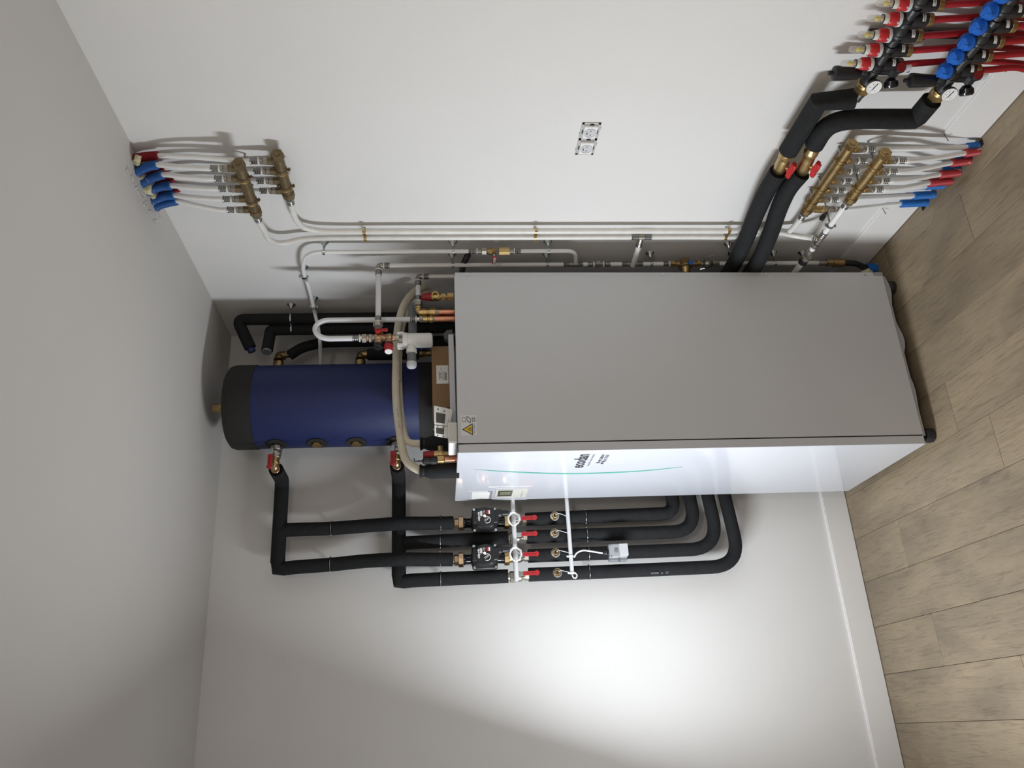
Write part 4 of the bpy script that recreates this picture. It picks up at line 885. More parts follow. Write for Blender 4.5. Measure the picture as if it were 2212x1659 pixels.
# ================================================================== safety valves
def svalve(u0, v, y, lbl, ring):
    """red capped valve standing on the cabinet; u0 = picture x of its top"""
    p = Y(u0, v, y); zt2 = p.z; zb2 = 1.655; L = zt2 - zb2; t = thing('safety_valve', (p.x, y, 1.66), lbl, 'safety valve', 'brass safety valves on the cabinet top'); o = V((p.x, y, zt2)); d = -ZZ
    link('red_cap', MB().lathe(o, d, [(0, .0105), (.003, .0125), (L * .30, .0160), (L * .31, .015)], 20), 'red_cap', t)
    b = MB().cyl(o + d * L * .31, d, L * .25, .0160, 22, .001).cyl(o + d * L * .54, d, L * .10, .0105, 18).cyl(o + d * L * .60, d, L * .16, .0135, 6, .001)
    link('body', b, 'brass', t)
    if ring: link('outlet', MB().lathe(o + d * L * .43, (-.25, -1, 0), [(0, .0120), (.026, .0130), (.028, .0132), (.028, .0098), (.012, .0090), (.012, .001)], 26, caps=False), 'brass', t)
    else: link('outlet', MB().lathe(o + d * L * .50, (1, .1, 0), [(0, .0100), (.020, .0100), (.030, .0105), (.030, .007), (.018, .006)], 22, caps=False), 'brass', t)
    link('neck', MB().cyl(o + d * L * .72, d, L * .10, .009, 16), 'brass', t); link('hex_base', MB().cyl(o + d * L * .80, d, L * .20, .0165, 6, .0012), 'brass', t)
    return t, o, L
svalve(910, 641.5, YC - .005, 'brass safety valve with red cap standing beside the cream hoses at the cabinet back', True)
YB = -.52
tv, ov, Lv = svalve(914, 983, YB, 'brass safety valve with dark red cap at the cabinet front beside a black vent', False)
av = thing('air_vent', (ov.x - .02, YB, 1.66), 'black automatic air vent on a brass block and copper stub', 'air vent')
p = Y(930, 995.5, YB - .01)
link('vent_body', MB().lathe((p.x, p.y, p.z + .045), -ZZ, [(0, .003), (.016, .003), (.018, .008), (.022, .0125), (.042, .0130), (.043, .0115), (.046, .0115), (.047, .0145), (.066, .0145), (.068, .012)], 20), 'black', av)
link('hook', MB().tube([(p.x, p.y, p.z + .044), (p.x, p.y, p.z + .056), (p.x + .010, p.y, p.z + .057)], .002, 8), 'black', av)
link('brass_block', MB().box((p.x + .003, p.y, p.z - .036), (.026, .026, .028), bev=.003), 'brass', av)
link('copper_stub', MB().cyl((p.x + .004, p.y, p.z - .048), -ZZ, p.z - .048 - 1.652, .0110, 20), 'copper', av)
# ================================================================== cream hoses over the top
YH = -.447
def hose(pts, lbl, r=.0148, dy=0):
    n = len(pts); P = []
    for i, (u, v) in enumerate(pts):
        y = YH + .10 * (1 - min(1, i / 4)) - (.05 * max(0, i - n + 5) / 4); P.append(Y(u, v, y + dy))
    t = thing('insulated_hose', P[-1], lbl, 'hose', 'cream insulated hoses'); SM = smooth(P, 6)
    link('foam_cover', MB().tube(SM, r, 18), 'insul', t); return t, SM, P
h1, SM1, PH1 = hose([(1010, 612), (978, 611), (935, 614), (902, 625), (878, 650), (864, 685), (857, 730), (856, 780), (855, 830), (857, 880), (863, 930), (868, 965), (876, 992), (893, 1009), (914, 1019)], 'outer cream insulated hose curving over the cabinet to the front black stub')
h2, SM2, PH2 = hose([(1010, 627), (978, 626), (940, 628), (912, 638), (888, 660), (872, 692), (864, 735), (861, 790), (862, 840), (865, 890), (870, 925), (877, 948), (888, 957), (914, 958)], 'inner cream insulated hose ending at the black stub beside the room controllers', .0135, .025)
b = MB().lathe(Y(856, 822, YH), (Y(856, 842, YH) - Y(856, 822, YH)), [(-.02, .0152), (-.002, .0160), (0, .0165), (.001, .0149)], 18, caps=False); link('cover_joint', b, 'insul', h1)
t0 = PH1[9]; tx = (Y(863, 930, YH) - Y(857, 880, YH)).normalized()
text('printed_code', 'EN 13501   1/4 x 3/8', Y(860, 903, YH - .0158), tx, (-YY).cross(tx) * 1, .008, 'ink_grey', h1, sx=1.1)
def stub(u0, v0, u1, v1, y, lbl):
    a = Y(u0, v0, y); c = Y(u1, v1, y); c.z = 1.652; c.x = a.x + (c.x - a.x) * .5; d = (c - a); L = d.length
    t = thing('insulated_stub', (c.x, y, 1.66), lbl, 'pipe insulation', 'black foam stubs on the cabinet top'); 
    link('foam_sleeve', MB().lathe(a, d, [(0, .0150), (.001, .0235), (.006, .0240), (.013, .0190), (.017, .0185), (.026, .0235), (.040, .0265), (L, .0275)], 22), 'foam', t)
    link('cable_tie', MB().lathe(a + d.normalized() * .013, d, [(0, .0185), (0, .0198), (.004, .0198), (.004, .0185)], 18, caps=False), 'black', t)
stub(907, 958.5, 975, 958.5, PH2[-1].y, 'black foam stub behind the thermostat box, joined to the inner cream hose')
stub(906, 1018, 975, 1017, PH1[-1].y, 'black foam stub at the cabinet front edge, joined to the outer cream hose')
# ================================================================== things lying on the cabinet
bx0, bx1 = Y(950, 748, -.50), Y(950, 900, -.50); zt9 = Y(933, 800, -.50).z
box = thing('cardboard_box', ((bx0.x + bx1.x) / 2, -.46, 1.66), 'brown cardboard box lying on the cabinet top in front of the tank', 'box')
link('carton', MB().box(((bx0.x + bx1.x) / 2 - .01, -.455, (1.661 + zt9) / 2), (abs(bx1.x - bx0.x) + .02, .09, zt9 - 1.661), bev=.0015), 'cardboard', box)
yl = -.5008
lb0, lb1 = Y(943, 829, yl), Y(968, 789, yl)
lbo = link('paper_label', MB().box(((lb0.x + lb1.x) / 2, yl, (lb0.z + lb1.z) / 2), (abs(lb1.x - lb0.x), .0006, abs(lb0.z - lb1.z)), bev=0), 'paper', box)
lc = V(((lb0.x + lb1.x) / 2, yl - .0005, (lb0.z + lb1.z) / 2))
text('label_lettering', 'MITSUBISHI', lc + V((-.004, 0, .011)), XX, ZZ, .0065, 'ink', lbo); text('label_lettering', 'ELECTRIC', lc + V((-.004, 0, .006)), XX, ZZ, .0055, 'ink', lbo); text('label_lettering', 'OPTIONAL PARTS', lc + V((-.006, 0, .001)), XX, ZZ, .004, 'ink', lbo)
b = MB(); 
for i in range(14): b.box(lc + V((-.022 + i * .0022, 0, -.013)), (.001 if i % 3 else .0016, .0003, .006), bev=0)
for i in range(3): b.box(lc + V((-.006, 0, -.003 - i * .003)), (.036, .0003, .0008), bev=0)
link('bar_lines', b, 'ink', lbo); text('approval_mark', 'C/LK', lc + V((.022, 0, .004)), XX, ZZ, .0075, 'ink_grey', lbo)
q0, q1 = Y(975, 722, -.60), Y(975, 905, -.60); zq9 = Y(970.5, 800, -.60).z
tag(link('metal_strip', MB().box(((q0.x + q1.x) / 2 - .01, -.575, (1.660 + zq9) / 2), (abs(q1.x - q0.x) + .02, .05, zq9 - 1.660), bev=.001), 'panel'), 'long pale metal lid strip lying on the cabinet in front of the cardboard box', 'cover')
p = Y(962, 722, -.50); tag(link('plastic_bag', MB().prism([(-.025, 0), (.03, 0), (.028, .02), (.012, .034), (-.004, .030), (-.018, .012)], (p.x - .01, -.50, 1.661), XX, ZZ, YY, .03), 'pvc_dark'), 'crumpled dark plastic scrap beside the grey metal strip', 'plastic bag')
# two room controllers leaning, and a white thermostat box at the edge
def controller(pts_top, pts_bot, y0, y1, lbl, side=True, scr=None):
    (ua, va), (ub, vb) = pts_top; (uc, vc), (ud, vd) = pts_bot
    a, b_, c, d = Y(ua, va, y0), Y(ub, vb, y0), Y(uc, vc, y1), Y(ud, vd, y1)   # a,b near right; c,d far left
    t = thing('room_controller', (c + d) * .5, lbl, 'thermostat', 'white room controllers on the cabinet'); e1 = (c - a); n = e1.cross(b_ - a).normalized()
    if n.y > 0: n = -n
    q = [a, b_, d, c]; bk = [p - n * .018 for p in q]; bm_ = MB().add(q + bk, [[0, 1, 2, 3], [7, 6, 5, 4], [0, 1, 5, 4], [1, 2, 6, 5], [2, 3, 7, 6], [3, 0, 4, 7]])
    o = link('case', bm_, 'plastic_white', t); m = o.modifiers.new('b', 'BEVEL'); m.width = .002; m.segments = 2
    def pt(s, u, lift=.0006): return a.lerp(c, s).lerp(b_.lerp(d, s), u) + n * lift
    def quad(nm, s0, s1, u0, u1, m_, lift=.0008):
        P = [pt(s0, u0, lift), pt(s0, u1, lift), pt(s1, u1, lift), pt(s1, u0, lift)]; link(nm, MB().add([p - n * .0008 for p in P] + P, [[3, 2, 1, 0], [4, 5, 6, 7], [0, 1, 5, 4], [1, 2, 6, 5], [2, 3, 7, 6], [3, 0, 4, 7]]), m_, t)
    for s0, s1 in scr: quad('lcd_screen', s0, s1, .12, .64, 'lcd')
    return t, pt, quad
tA, ptA, qA = controller(((937, 876), (979, 885)), ((938, 917), (972, 921)), -.665, -.640, 'upper white room controller with a dark screen, leaning on the box', scr=[(.34, .88)])
for s in (.12,): qA('arrow_mark', s, s + .06, .18, .26, 'ink'); qA('arrow_mark', s + .04, s + .10, .52, .60, 'ink')
text('case_print', 'ISMART', ptA(.72, .86, .001), (ptA(1, .86) - ptA(0, .86)) * -1, ptA(.5, .2) - ptA(.5, .8), .006, 'ink_grey', tA)
link('side_grille', MB().box(ptA(-.02, .75) + V((.004, .006, 0)), (.002, .008, .010), bev=0), 'black', tA)
tB, ptB, qB = controller(((938, 918), (972, 922)), ((938.5, 942), (970, 948)), -.640, -.62, 'lower white room controller with a dark screen, beside the box with the shaded end', scr=[(.20, .72)])
qB('arrow_mark', .02, .12, .18, .26, 'ink'); qB('arrow_mark', .04, .14, .54, .64, 'ink'); qB('arrow_mark', .84, .94, .18, .26, 'ink'); qB('arrow_mark', .84, .94, .56, .66, 'ink')
a = Y(968, 912, yn + .008); c = Y(968, 958.5, yn + .008); hz_ = a.z - 1.6610
tb = thing('wall_thermostat', ((a.x + c.x) / 2, yn + .05, 1.661), 'white thermostat box standing on the front top edge of the cabinet', 'thermostat')
link('case', MB().box(((a.x + c.x) / 2, yn + .008 + .0625, 1.6610 + hz_ / 2), (abs(a.x - c.x), .125, hz_), bev=.0025), 'plastic_white', tb)
link('shaded_side', MB().box(((a.x + c.x) / 2 + .002, yn + .0075, 1.661 + hz_ / 2), (abs(a.x - c.x) - .008, .002, hz_ - .006), bev=.0005), 'plastic_beige', tb)  # beige plate puts the near side's shade into the white case's colour
for k in range(4):
    for j in range(2): link('button', MB().box((c.x - .0005, yn + .030 + k * .024, 1.668 + j * .014), (.001, .008, .002), bev=0), 'pvc', tb)
# ================================================================== corner: two black ducts, insulated tank pipes
def cpipe(P, r, lbl, m='foam', rad=.04): 
    o = itube('insulated_pipe', fillet(P, rad, 6), lbl, grp='black pipes in the room corner', r=r, m=m); return o
a = A(560, 690, .060); zc1 = A(512, 690, .060).z
o = cpipe([(-.060, a.y, .35), (-.060, a.y, zc1), Y(541, 752, a.y + .03)], .0235, 'black wrapped pipe next to the wall turning over under the ceiling', rad=.02)
pe = Y(541, 752, a.y + .03); tag(link('blue_pipe_end', MB().cyl(pe, (pe - V((-.06, a.y, zc1))), .018, .0155, 14), 'blue_dark'), 'dark blue end of the wrapped pipe under the ceiling', 'pipe end')
yk = a.y + .03; b_ = Y(700, 711, yk); zk = Y(585, 712, yk).z
cpipe([(b_.x, yk, .35), (b_.x, yk, zk - .0), Y(577, 757, yk - .02)], .0230, 'black wrapped pipe farther from the wall with a short stub end', rad=.015)
pe = Y(577, 757, yk - .02); tag(link('pipe_end', MB().cyl(pe, (pe - V((b_.x, yk, zk))), .010, .019, 16), 'midgrey'), 'taped end of the black stub under the ceiling', 'pipe end')
tcm = thing('pipe_clamp', (0, a.y, A(629, 690, .06).z), 'chrome clamp round the two black pipes in the corner', 'pipe clamp')
zz9 = A(629, 690, .06).z
link('rosette', MB().lathe((0, a.y - .012, zz9), -XX, [(0, .018), (.002, .018), (.010, .009), (.018, .005)], 20), 'zinc', tcm)
for x9, y9 in ((-.06, a.y), (b_.x, yk)): link('band', MB().lathe((x9, y9, zz9 - .002), ZZ, [(0, .0225), (0, .0250), (.004, .0250), (.004, .0225)], 22, caps=False), 'chrome', tcm)
# insulated pipe from upper tank elbow
P = [tel1 + V((.005, .01, -.02)), Y(625, 768, tel1.y + .02), Y(652, 752, tel1.y + .02), Y(690, 742, tel1.y + .03), Y(730, 739, tel1.y + .03), Y(800, 738, tel1.y + .03), Y(985, 736, tel1.y + .03)]
itube('insulated_pipe', smooth(P[1:], 6), 'black insulated pipe sweeping down from the upper brass tank elbow', grp='black pipes in the room corner', r=.0215)
tag(link('pipe_tail', MB().cyl(P[0], P[1] - P[0], (P[1] - P[0]).length + .004, .010, 12), 'nickel'), 'short metal tail between brass elbow and black pipe', 'pipe')
z0_ = Y(794, 772, tel2.y).z
itube('insulated_pipe', [(tel2.x, tel2.y, z0_), (tel2.x, tel2.y, Y(905, 772, tel2.y).z)], 'straight black insulated pipe under the lower brass tank elbow', grp='black pipes in the room corner', r=.0245)
tag(link('hex_adapter', MB().cyl((tel2.x, tel2.y, z0_ + .014), -ZZ, .016, .017, 6), 'nickel'), 'nickel hex adapter under the lower tank elbow', 'pipe fitting')
bq = Y(915, 772, tel2.y); tq = thing('ball_valve', (tel2.x, tel2.y, 1.70), 'brass ball valve with blue handle between tank and cardboard box', 'valve')
link('body', MB().lathe((tel2.x, tel2.y, bq.z + .03), -ZZ, [(0, .013), (.01, .016), (.022, .020), (.034, .016), (.04, .013), (.046, .016), (.06, .016), (.062, .012), (.11, .012)], 20), 'brass_old', tq)
link('blue_handle', MB().box((tel2.x + .012, tel2.y - .024, bq.z + .008), (.012, .008, .060), bev=.003).cyl((tel2.x + .012, tel2.y - .018, bq.z + .008), -YY, .014, .011, 16), 'blue_dark', tq)
link('handle_screw', MB().cyl((tel2.x + .012, tel2.y - .030, bq.z + .008), -YY, .005, .006, 12), 'nickel', tq)
# short black corrugated hose behind
P = [A(1012, 549, .030), A(1006, 560, .036), A(1000, 575, .040), A(999, 592, .045), A(1010, 615, .06)]
tag(link('black_hose', corrug(P, .0105, .006, .0012), 'black'), 'short black ribbed hose crossing behind the inner wall pipe', 'hose')
# ================================================================== BLACK TUBES TO THE FLOOR HEATING MANIFOLD
BR = .0285
def btube(pts, offs, lbl, r=BR, cut=None):
    P = [A(u, v, o) for (u, v), o in zip(pts, offs)]; S_ = smooth(P, 6)
    o = itube('insulated_pipe', S_, lbl, grp='black insulated pipes to the floor heating manifold', r=r)
    for e, d in ((S_[-1], S_[-1] - S_[-2]),): open_end(o, e, d, r)
    return S_
S1 = btube([(1548, 650), (1568, 600), (1590, 562), (1612, 515), (1632, 465), (1655, 415), (1681, 371)], [.07, .07, .072, .078, .080, .075, .070], 'upper black insulated tube rising from behind the cabinet to a red handled valve')
S2 = btube([(1592, 650), (1612, 603), (1640, 560), (1664, 505), (1683, 450), (1703, 408), (1731, 374)], [.10, .10, .10, .10, .098, .094, .088], 'lower black insulated tube rising from behind the cabinet to a red handled valve')
S3s, S3 = A(1703, 326, .070), A(1768, 220, .066)
z3_ = S3.z; m3 = V((-.066, S3.y, S3.z))
o = itube('insulated_pipe', [S3s, m3,  A(1843, 214, .066)], 'upper black tube after the valve, with a mitred corner pointing down', grp='black insulated pipes to the floor heating manifold', r=BR + .001)
S4 = [A(1759, 313, .088), A(1778, 283, .088), A(1802, 266, .090), A(1840, 258, .092), A(1900, 257, .094), A(1962, 257, .095)]
p4_ = A(1984, 250, .095); 
o = itube('insulated_pipe', smooth(S4, 6) + [V((-.095, S4[-1].y, p4_.z + .006)), V((-.095, S4[-1].y - .010, p4_.z)), A(2012, 217, .095)], 'lower black tube curving down to its open mitred end', grp='black insulated pipes to the floor heating manifold', r=BR)
open_end(o, A(2012, 217, .095), -YY, BR)
def butter(a, b_, lbl):
    a = V(a); b_ = V(b_); d = (b_ - a); L = d.length; d.normalize(); t = thing('ball_valve', (0, (a.y + b_.y) / 2, a.z), lbl, 'valve', 'brass ball valves with red wing handles')
    link('end_nut', MB().cyl(a - d * .012, d, .020, .0165, 6, .001), 'nickel', t); link('end_nut', MB().cyl(b_ - d * .012, d, .022, .0185, 6, .001), 'nickel', t)
    link('body', MB().lathe(a, d, [(.004, .016), (.008, .019), (L * .3, .0205), (L * .55, .0205), (L * .68, .0195), (L * .72, .0225), (L * .82, .0230), (L * .86, .0195), (L - .004, .019)], 24), 'brass', t)
    h = V((-.72, 0, -.70)).normalized(); c = a + d * L * .36 + h * .018; s = h.cross(d).normalized()
    link('stem', MB().cyl(c, h, .014, .007, 12), 'brass', t)
    w_ = [(-.012, -.009), (-.004, -.013), (.012, -.012), (.024, -.016), (.032, -.012), (.030, .003), (.022, .010), (.006, .012), (-.006, .016), (-.020, .014), (-.027, .008), (-.024, -.001)]
    b = MB().prism([(p[0], p[1] * .8) for p in w_], c + h * .010, d, s, h, .011).cyl(c + h * .006, h, .020, .0115, 18, .002); b.box(c + h * .018 - d * .018, (.022, .020, .014), (d, s, h), .005, 3).box(c + h * .022 + d * .020, (.026, .013, .013), (d, s, h), .005, 3)
    link('red_handle', b, 'red', t); link('handle_screw', MB().cyl(c + h * .024, h, .003, .0042, 12), 'chrome', t)
butter(S1[-1], S3s, 'brass ball valve with red wing handle on the upper black tube'); butter(S2[-1], S4[0], 'brass ball valve with red wing handle on the lower black tube')
# ================================================================== FLOOR HEATING MANIFOLDS
OU, OL = .060, .092
def hm_common(t, off, z, ye, yend, n):
    x = -off
    b = MB(); pr = [(0, .0150)]; L = ye - yend; 
    b.lathe((x, yend, z), YY, [(0, .015), (L, .015)], 26); link('bar', b, 'composite', t)
    for k in range(1, n):
        yc = ye - .030 - k * .0495
        if k % 2 == 0: link('collar', MB().lathe((x, yc + .004, z), -YY, [(0, .0150), (.001, .0215), (.008, .0215), (.010, .0195), (.026, .0175), (.030, .0150)], 24, caps=False), 'composite', t)
        else: link('groove_ring', MB().lathe((x, yc, z), YY, [(0, .015), (.0005, .0166), (.002, .0166), (.0025, .015)], 24, caps=False).lathe((x, yc + .006, z), YY, [(0, .015), (.0005, .0166), (.002, .0166), (.0025, .015)], 24, caps=False), 'black', t)
    # end block with threads
    b = MB(); pr = [(0, .016)]
    for k in range(4): pr += [(.004 + k * .006, .0205), (.006 + k * .006, .0205), (.0075 + k * .006, .0175)]
    b.lathe((x, ye - .030, z), YY, pr + [(.032, .0170), (.075, .0170)], 24); link('end_block', b, 'composite', t)
    yv = ye + .012; zt = z
    link('air_vent', MB().lathe((x, yv, zt + .012), ZZ, [(0, .016), (.010, .016), (.014, .009), (.020, .010), (.030, .0165), (.075, .0185), (.090, .0195), (.096, .0185), (.100, .012)], 22), 'black', t)
    link('vent_tip', MB().cyl((x, yv, zt + .110), ZZ, .014, .0062, 12), 'black', t)
    link('side_wing', MB().cyl((x - .004, yv - .012, zt + .020), ZZ, .018, .0125, 14, .004), 'composite', t)
    # drain cock below
    yd = ye - .002
    link('drain_body', MB().cyl((x, yd, z - .010), -ZZ, .052, .0135, 18).box((x - .004, yd - .004, z - .052), (.034, .036, .030), bev=.008), 'black', t)
    link('red_cap', MB().lathe((x - .010, yd - .018, z - .056), (-.55, -.8, .05), [(0, .0155), (.012, .0155), (.016, .0135)], 22), 'black', t)
    link('red_disc', MB().cyl(V((x - .010, yd - .018, z - .056)) + V((-.55, -.8, .05)).normalized() * .0155, (-.55, -.8, .05), .0012, .0125, 22), 'red_dark', t)
    link('black_knob', MB().lathe((x - .010, yd + .018, z - .054), (-.8, .55, -.1), [(0, .010), (.010, .0185), (.022, .0195), (.027, .016), (.028, .010)], 22), 'black_gloss', t)
    link('white_cap', MB().cyl((x, yd - .012, z - .070), -ZZ, .022, .0150, 20), 'pvc', t)
    # thermometer
    nd = V((-.97, -.22, .06)).normalized(); c = V((x - .020, ye + .030, z - .006))
    th = link('thermometer', MB().lathe(c, nd, [(0, .009), (.006, .020), (.014, .0218), (.016, .0210)], 32), 'steel', t)
    link('dial_face', MB().cyl(c + nd * .0158, nd, .0006, .0202, 32), 'print_white', th)
    sx_ = nd.cross(ZZ).normalized() * -1; sx_ = V((-nd.y, nd.x, 0)).normalized(); up = nd.cross(sx_) * 1
    if up.z < 0: up = -up
    b = MB()
    for k in range(17):
        a = math.radians(-130 + k * 16.2); q = sx_ * math.sin(a) + up * math.cos(a); b.tube([c + nd * .0168 + q * .0170, c + nd * .0168 + q * (.0150 if k % 4 else .0138)], .0003, 4)
    b.tube([c + nd * .0170 + (up * -.35 + sx_ * .9) * .014, c + nd * .0170 - (up * -.35 + sx_ * .9) * .008], .0011, 6); b.cyl(c + nd * .0165, nd, .001, .002, 10); link('dial_marks', b, 'ink', th)
    for k, s in enumerate(('0', '20', '40', '60', '80')):
        a = math.radians(-120 + k * 60); text('dial_number', s, c + nd * .0167 + (sx_ * -math.sin(a) * -1 + up * math.cos(a)) * .0102, -sx_ if (-sx_).cross(up).dot(nd) > 0 else sx_, up, .0036, 'ink_grey', th)
    # brass union to the black tube
    o = V((x, ye + .044, z)); link('union_ring', MB().cyl(o, YY, .012, .0215, 24, .001), 'brass', t); link('union_nut', MB().cyl(o + YY * .012, YY, .020, .0225, 6, .001), 'brass_old', t)
    link('union_tail', MB().lathe(o + YY * .030, YY, [(0, .0185), (.014, .0175), (.015, .0155), (.034, .0150)], 24), 'steel', t)
def outlet(t, x, y, z, lab):
    link('outlet', MB().lathe((x, y, z - .010), -ZZ, [(0, .0165), (.010, .0175), (.026, .0180), (.034, .0165), (.042, .0155)], 20), 'black', t)
    n = V((-.70, -.71, 0)); sx_ = V((-.71, .70, 0)) * -1
    lb = MB(); vs_ = []
    for j in (0, 1):
        for k in range(7):
            a = math.radians(-150 + k * 11); vs_.append(V((x + math.cos(a) * .0184, y + math.sin(a) * .0184, z - .040 + j * .009 - .0)))
    lb.add(vs_, [[k, k + 1, k + 8, k + 7] for k in range(6)]); link('label', lb, 'print_white', t)
    a = math.radians(-117); text('label_print', lab, V((x + math.cos(a) * .0189, y + math.sin(a) * .0189, z - .0355)), V((-math.sin(a), math.cos(a), 0)), ZZ, .006, 'ink', t)
    link('brass_nut', MB().cyl((x, y, z - .050), -ZZ, .016, .0165, 18, .002).cyl((x, y, z - .046), -ZZ, .006, .0150, 12), 'brass_old', t)
ysU = [A(q, w_, OU).y for q, w_ in ((1832, 137), (1850, 107), (1869, 75), (1889, 40), (1908, 7))]; ysU += [ysU[-1] - .05]
ysL = [A(q, w_, OL).y for q, w_ in ((2041, 151), (2064, 120), (2088, 89), (2113, 55), (2140, 22))]; ysL += [ysL[-1] - .05]
zU, zL_ = A(1945, 64, OU).z, A(2103, 102, OL).z
hu = thing('heating_manifold', (0, -1.8, zU), 'upper black floor heating manifold with clear flow meters and red rings', 'manifold', 'black floor heating manifolds')
hm_common(hu, OU, zU, A(1888, 152, OU).y, ysU[-1] - .06, 6)
for i, y in enumerate(ysU):
    x = -OU; zb_ = zU + .012
    link('valve_neck', MB().lathe((x, y, zb_ - .006), ZZ, [(0, .0165), (.010, .0170), (.016, .0150)], 20), 'black', hu)
    b = MB().lathe((x, y, zb_ + .008), ZZ, [(0, .0185), (.008, .0188), (.008, .0165), (0, .0165)], 28, caps=False)
    for k in range(3): a = k * 2.1 + 3.4; b.box((x + math.cos(a) * .0176, y + math.sin(a) * .0176, zb_ + .018), (.004, .004, .006), bev=.0006)
    fm = link('flow_meter', MB().lathe((x, y, zb_ + .040), ZZ, [(-.004, .0115), (0, .0125), (.010, .0115), (.012, .0098)], 24), 'plastic_beige', hu)
    link('scale_ring', b, 'pvc', fm)
    link('red_ring', MB().lathe((x, y, zb_ + .014), ZZ, [(0, .0165), (.004, .0172), (.022, .0162), (.026, .0135)], 24), 'red', fm)
    link('black_ring', MB().lathe((x, y, zb_ + .052), ZZ, [(0, .0098), (0, .0112), (.002, .0112), (.002, .0098)], 22, caps=False), 'black', fm)
    zt = zb_ + .052; link('sight_glass', MB().lathe((x, y, zt), ZZ, [(0, .0092), (.032, .0088), (.038, .0075), (.041, .004), (.0415, .0001)], 20), 'clear', fm)
    link('yellow_float', MB().cyl((x, y, zt + .001), ZZ, .014, .0036, 12).lathe((x, y, zt + .013), ZZ, [(0, .0064), (.004, .0064), (.009, .002)], 14), 'yellow', fm)
    outlet(hu, x, y, zU, ('CH 1', 'CH 2', 'SDB', 'ENTREE', 'CUISINE', 'SEJOUR')[i])
hl = thing('heating_manifold', (0, -1.8, zL_), 'lower black floor heating manifold with blue hand caps', 'manifold', 'black floor heating manifolds')
hm_common(hl, OL, zL_, A(2057, 168, OL).y, ysL[-1] - .06, 6)
for i, y in enumerate(ysL):
    x = -OL; zb_ = zL_ + .012
    link('valve_neck', MB().lathe((x, y, zb_ - .006), ZZ, [(0, .0165), (.010, .0180), (.018, .0170)], 20), 'black', hl)
    n = 30; vs_ = []; prof = [(-.004, .0195, 0), (0, .0212, 0), (.010, .0215, .0), (.012, .0198, .0006), (.022, .0172, .0022), (.027, .0130, .002), (.0285, .0008, 0)]; cd_ = V((-.55, -.18, .82)).normalized(); cu = cd_.cross(YY).normalized(); cv = cd_.cross(cu); co = V((x, y, zb_ + .014))
    for t_, r_, w_ in prof:
        for k in range(n): a = 2 * math.pi * k / n + i * .6; rr = r_ + w_ * math.cos(3 * a); vs_.append(co + cu * rr * math.cos(a) + cv * rr * math.sin(a) + cd_ * t_)
    fs = [[j * n + k, j * n + (k + 1) % n, (j + 1) * n + (k + 1) % n, (j + 1) * n + k] for j in range(len(prof) - 1) for k in range(n)] + [list(range(n))[::-1], [(len(prof) - 1) * n + k for k in range(n)]]
    cpn = link('blue_cap', MB().add(vs_, fs), 'blue', hl)
    rb = MB()
    for k in range(24): a = k * math.pi / 12; q = cu * math.cos(a) + cv * math.sin(a); rb.box(co + q * .0214 + cd_ * .005, (.0018, .0018, .009), (q, cd_.cross(q), cd_), 0)
    for k in range(3):
        a = math.radians(120 * k + 20); q = cu * math.cos(a) + cv * math.sin(a); rb.box(co + q * .010 + cd_ * .025, (.014, .003, .008), (q, cd_.cross(q), cd_), .001)
    g = link('grip_ribs', rb, 'blue', cpn); g['kind'] = 'stuff'
    outlet(hl, x, y, zL_, '')
for k, (yy) in enumerate(((ysU[1] + ysU[2]) / 2 - .0, (ysU[4] + ysU[3]) / 2 - .02)):
    b = MB().box((-.014, yy + .012, (zU + zL_) / 2 - .06), (.006, .026, .42), bev=.001); b.box((-.034, yy + .012, zU - .02), (.040, .020, .012), bev=.002).box((-.05, yy + .012, zL_ - .02), (.075, .020, .012), bev=.002); b.cyl((-.017, yy + .012, (zU + zL_) / 2), -XX, .006, .016, 16)
    b.lathe((-OU, yy + .004, zU), YY, [(0, .0152), (0, .0182), (.014, .0182), (.014, .0152)], 22, caps=False).lathe((-OL, yy + .004, zL_), YY, [(0, .0152), (0, .0182), (.014, .0182), (.014, .0152)], 22, caps=False)
    tag(link('manifold_bracket', b, 'black'), 'black steel bracket holding both floor heating manifolds, ' + ('between the second and third port' if k == 0 else 'between the fourth and fifth port'), 'bracket', 'manifold brackets')
G5 = ['first', 'second', 'third', 'fourth', 'fifth', 'sixth']
for i, y in enumerate(ysU):
    tag(link('red_pipe', MB().tube(smooth([(-OU, y, zU - .062), (-OU + .006, y, zU - .12), (-.040, y + .004, .30), (-.034, y + .010, .18), (-.040, y + .016, .06), (-.05, y + .018, -.004)], 6), .0088, 14), 'red_pipe'), 'red heating pipe from the upper black manifold, %s from the thermometer' % G5[i], 'pipe', 'red floor heating pipes')
for i, y in enumerate(ysL):
    tag(link('red_pipe', MB().tube(smooth([(-OL, y, zL_ - .062), (-OL + .002, y - .002, zL_ - .10), (-.080, y + .000, .15), (-.082, y + .018, .07), (-.088, y + .026, -.004)], 6), .0088, 14), 'red_pipe'), 'red heating pipe from the lower black manifold, %s from the thermometer' % G5[i], 'pipe', 'red floor heating pipes')
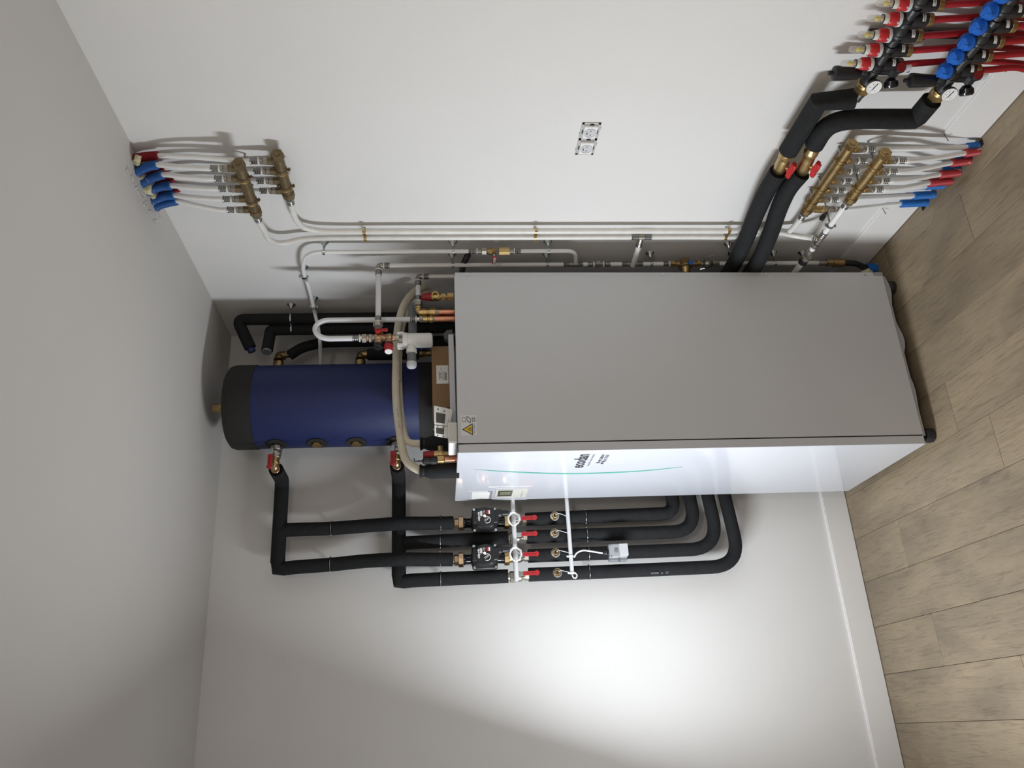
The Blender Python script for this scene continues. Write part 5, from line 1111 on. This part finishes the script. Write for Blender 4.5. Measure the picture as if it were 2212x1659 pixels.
# ================================================================== wall socket without its cover
ya_, yb_ = A(1270, 264, 0).y, A(1262, 333, 0).y; za_, zb_ = A(1250, 298, 0).z, A(1290, 300, 0).z
sc_ = thing('wall_socket', (0, (ya_ + yb_) / 2, (za_ + zb_) / 2), 'double wall socket with its bare metal frame on the white wall', 'socket')
ym = (ya_ + yb_) / 2; zm = (za_ + zb_) / 2; hy = abs(ya_ - yb_) / 2; hz2 = abs(za_ - zb_) / 2
b = MB()
for s in (-1, 1):
    b.box((-.0015, ym, zm + s * (hz2 - .004)), (.0025, hy * 2, .009), bev=.0008); b.box((-.0015, ym + s * (hy - .004), zm), (.0025, .008, hz2 * 2), bev=.0008)
    for q in (-1, 1): b.box((-.0016, ym + s * hy * .5 + q * .012, zm + hz2 * q), (.0025, .010, .006), bev=.0008)
b.box((-.0015, ym, zm), (.0025, .012, hz2 * 2), bev=.0008); link('metal_frame', b, 'frame', sc_)
for s in (-1, 1):
    yc = ym + s * hy * .5; w_ = hy * .36
    m_ = link('socket_insert', MB().box((-.005, yc, zm), (.010, w_ * 2.05, hz2 * 1.42), bev=.002), 'plastic_white', sc_)
    link('socket_recess', MB().lathe((-.0108, yc, zm), -XX, [(0, .0185), (.0008, .0185), (.0008, .0170), (-.0004, .0165), (-.0004, .0001)], 32, caps=False), 'pvc', sc_)
    link('earth_pin', MB().cyl((-.010, yc, zm + .010), -XX, .006, .0022, 10), 'nickel', sc_); 
    for q in (-1, 1): link('pin_hole', MB().cyl((-.0112, yc + q * .0085, zm - .001), -XX, .0004, .0024, 10), 'ink_grey', sc_)
    for q in (-1, 1): link('claw', MB().box((-.004, yc + .002, zm + q * (hz2 * .80)), (.003, .014, .003), bev=.0008), 'ink', sc_)
for y in (ya_ + .006, ym, ): link('claw', MB().box((-.004, y, zm - .002), (.003, .004, .012), bev=.0008), 'ink', sc_)
# ================================================================== nails in the skirting
for k, (u, v) in enumerate(((1906, 450), (2040, 291), (2164, 140))):
    p = A(u, v, .012); tag(link('nail', MB().cyl(p + XX * .004, (-1, .12, -.35), .026, .0012, 8).cyl(p + XX * .004 + V((-1, .12, -.35)).normalized() * .0255, (-1, .12, -.35), .0014, .0030, 10), 'nail'),
        'steel nail sticking out of the skirting top, ' + ('left of the floor pipes' if k == 0 else 'at its rounded end' if k == 1 else 'below the red pipes'), 'nail', 'nails in the skirting')

# faint print on the outermost black pipe and a felt pen line of dust marks on the risers
q = B(1422, 1243, .08); text('pipe_print', 'N7000   6r   27', (q.x + .004, -.08 - .0272, q.z), -ZZ, XX, .011, 'ink_grey', bpy.data.objects['insulated_pipe.009'])
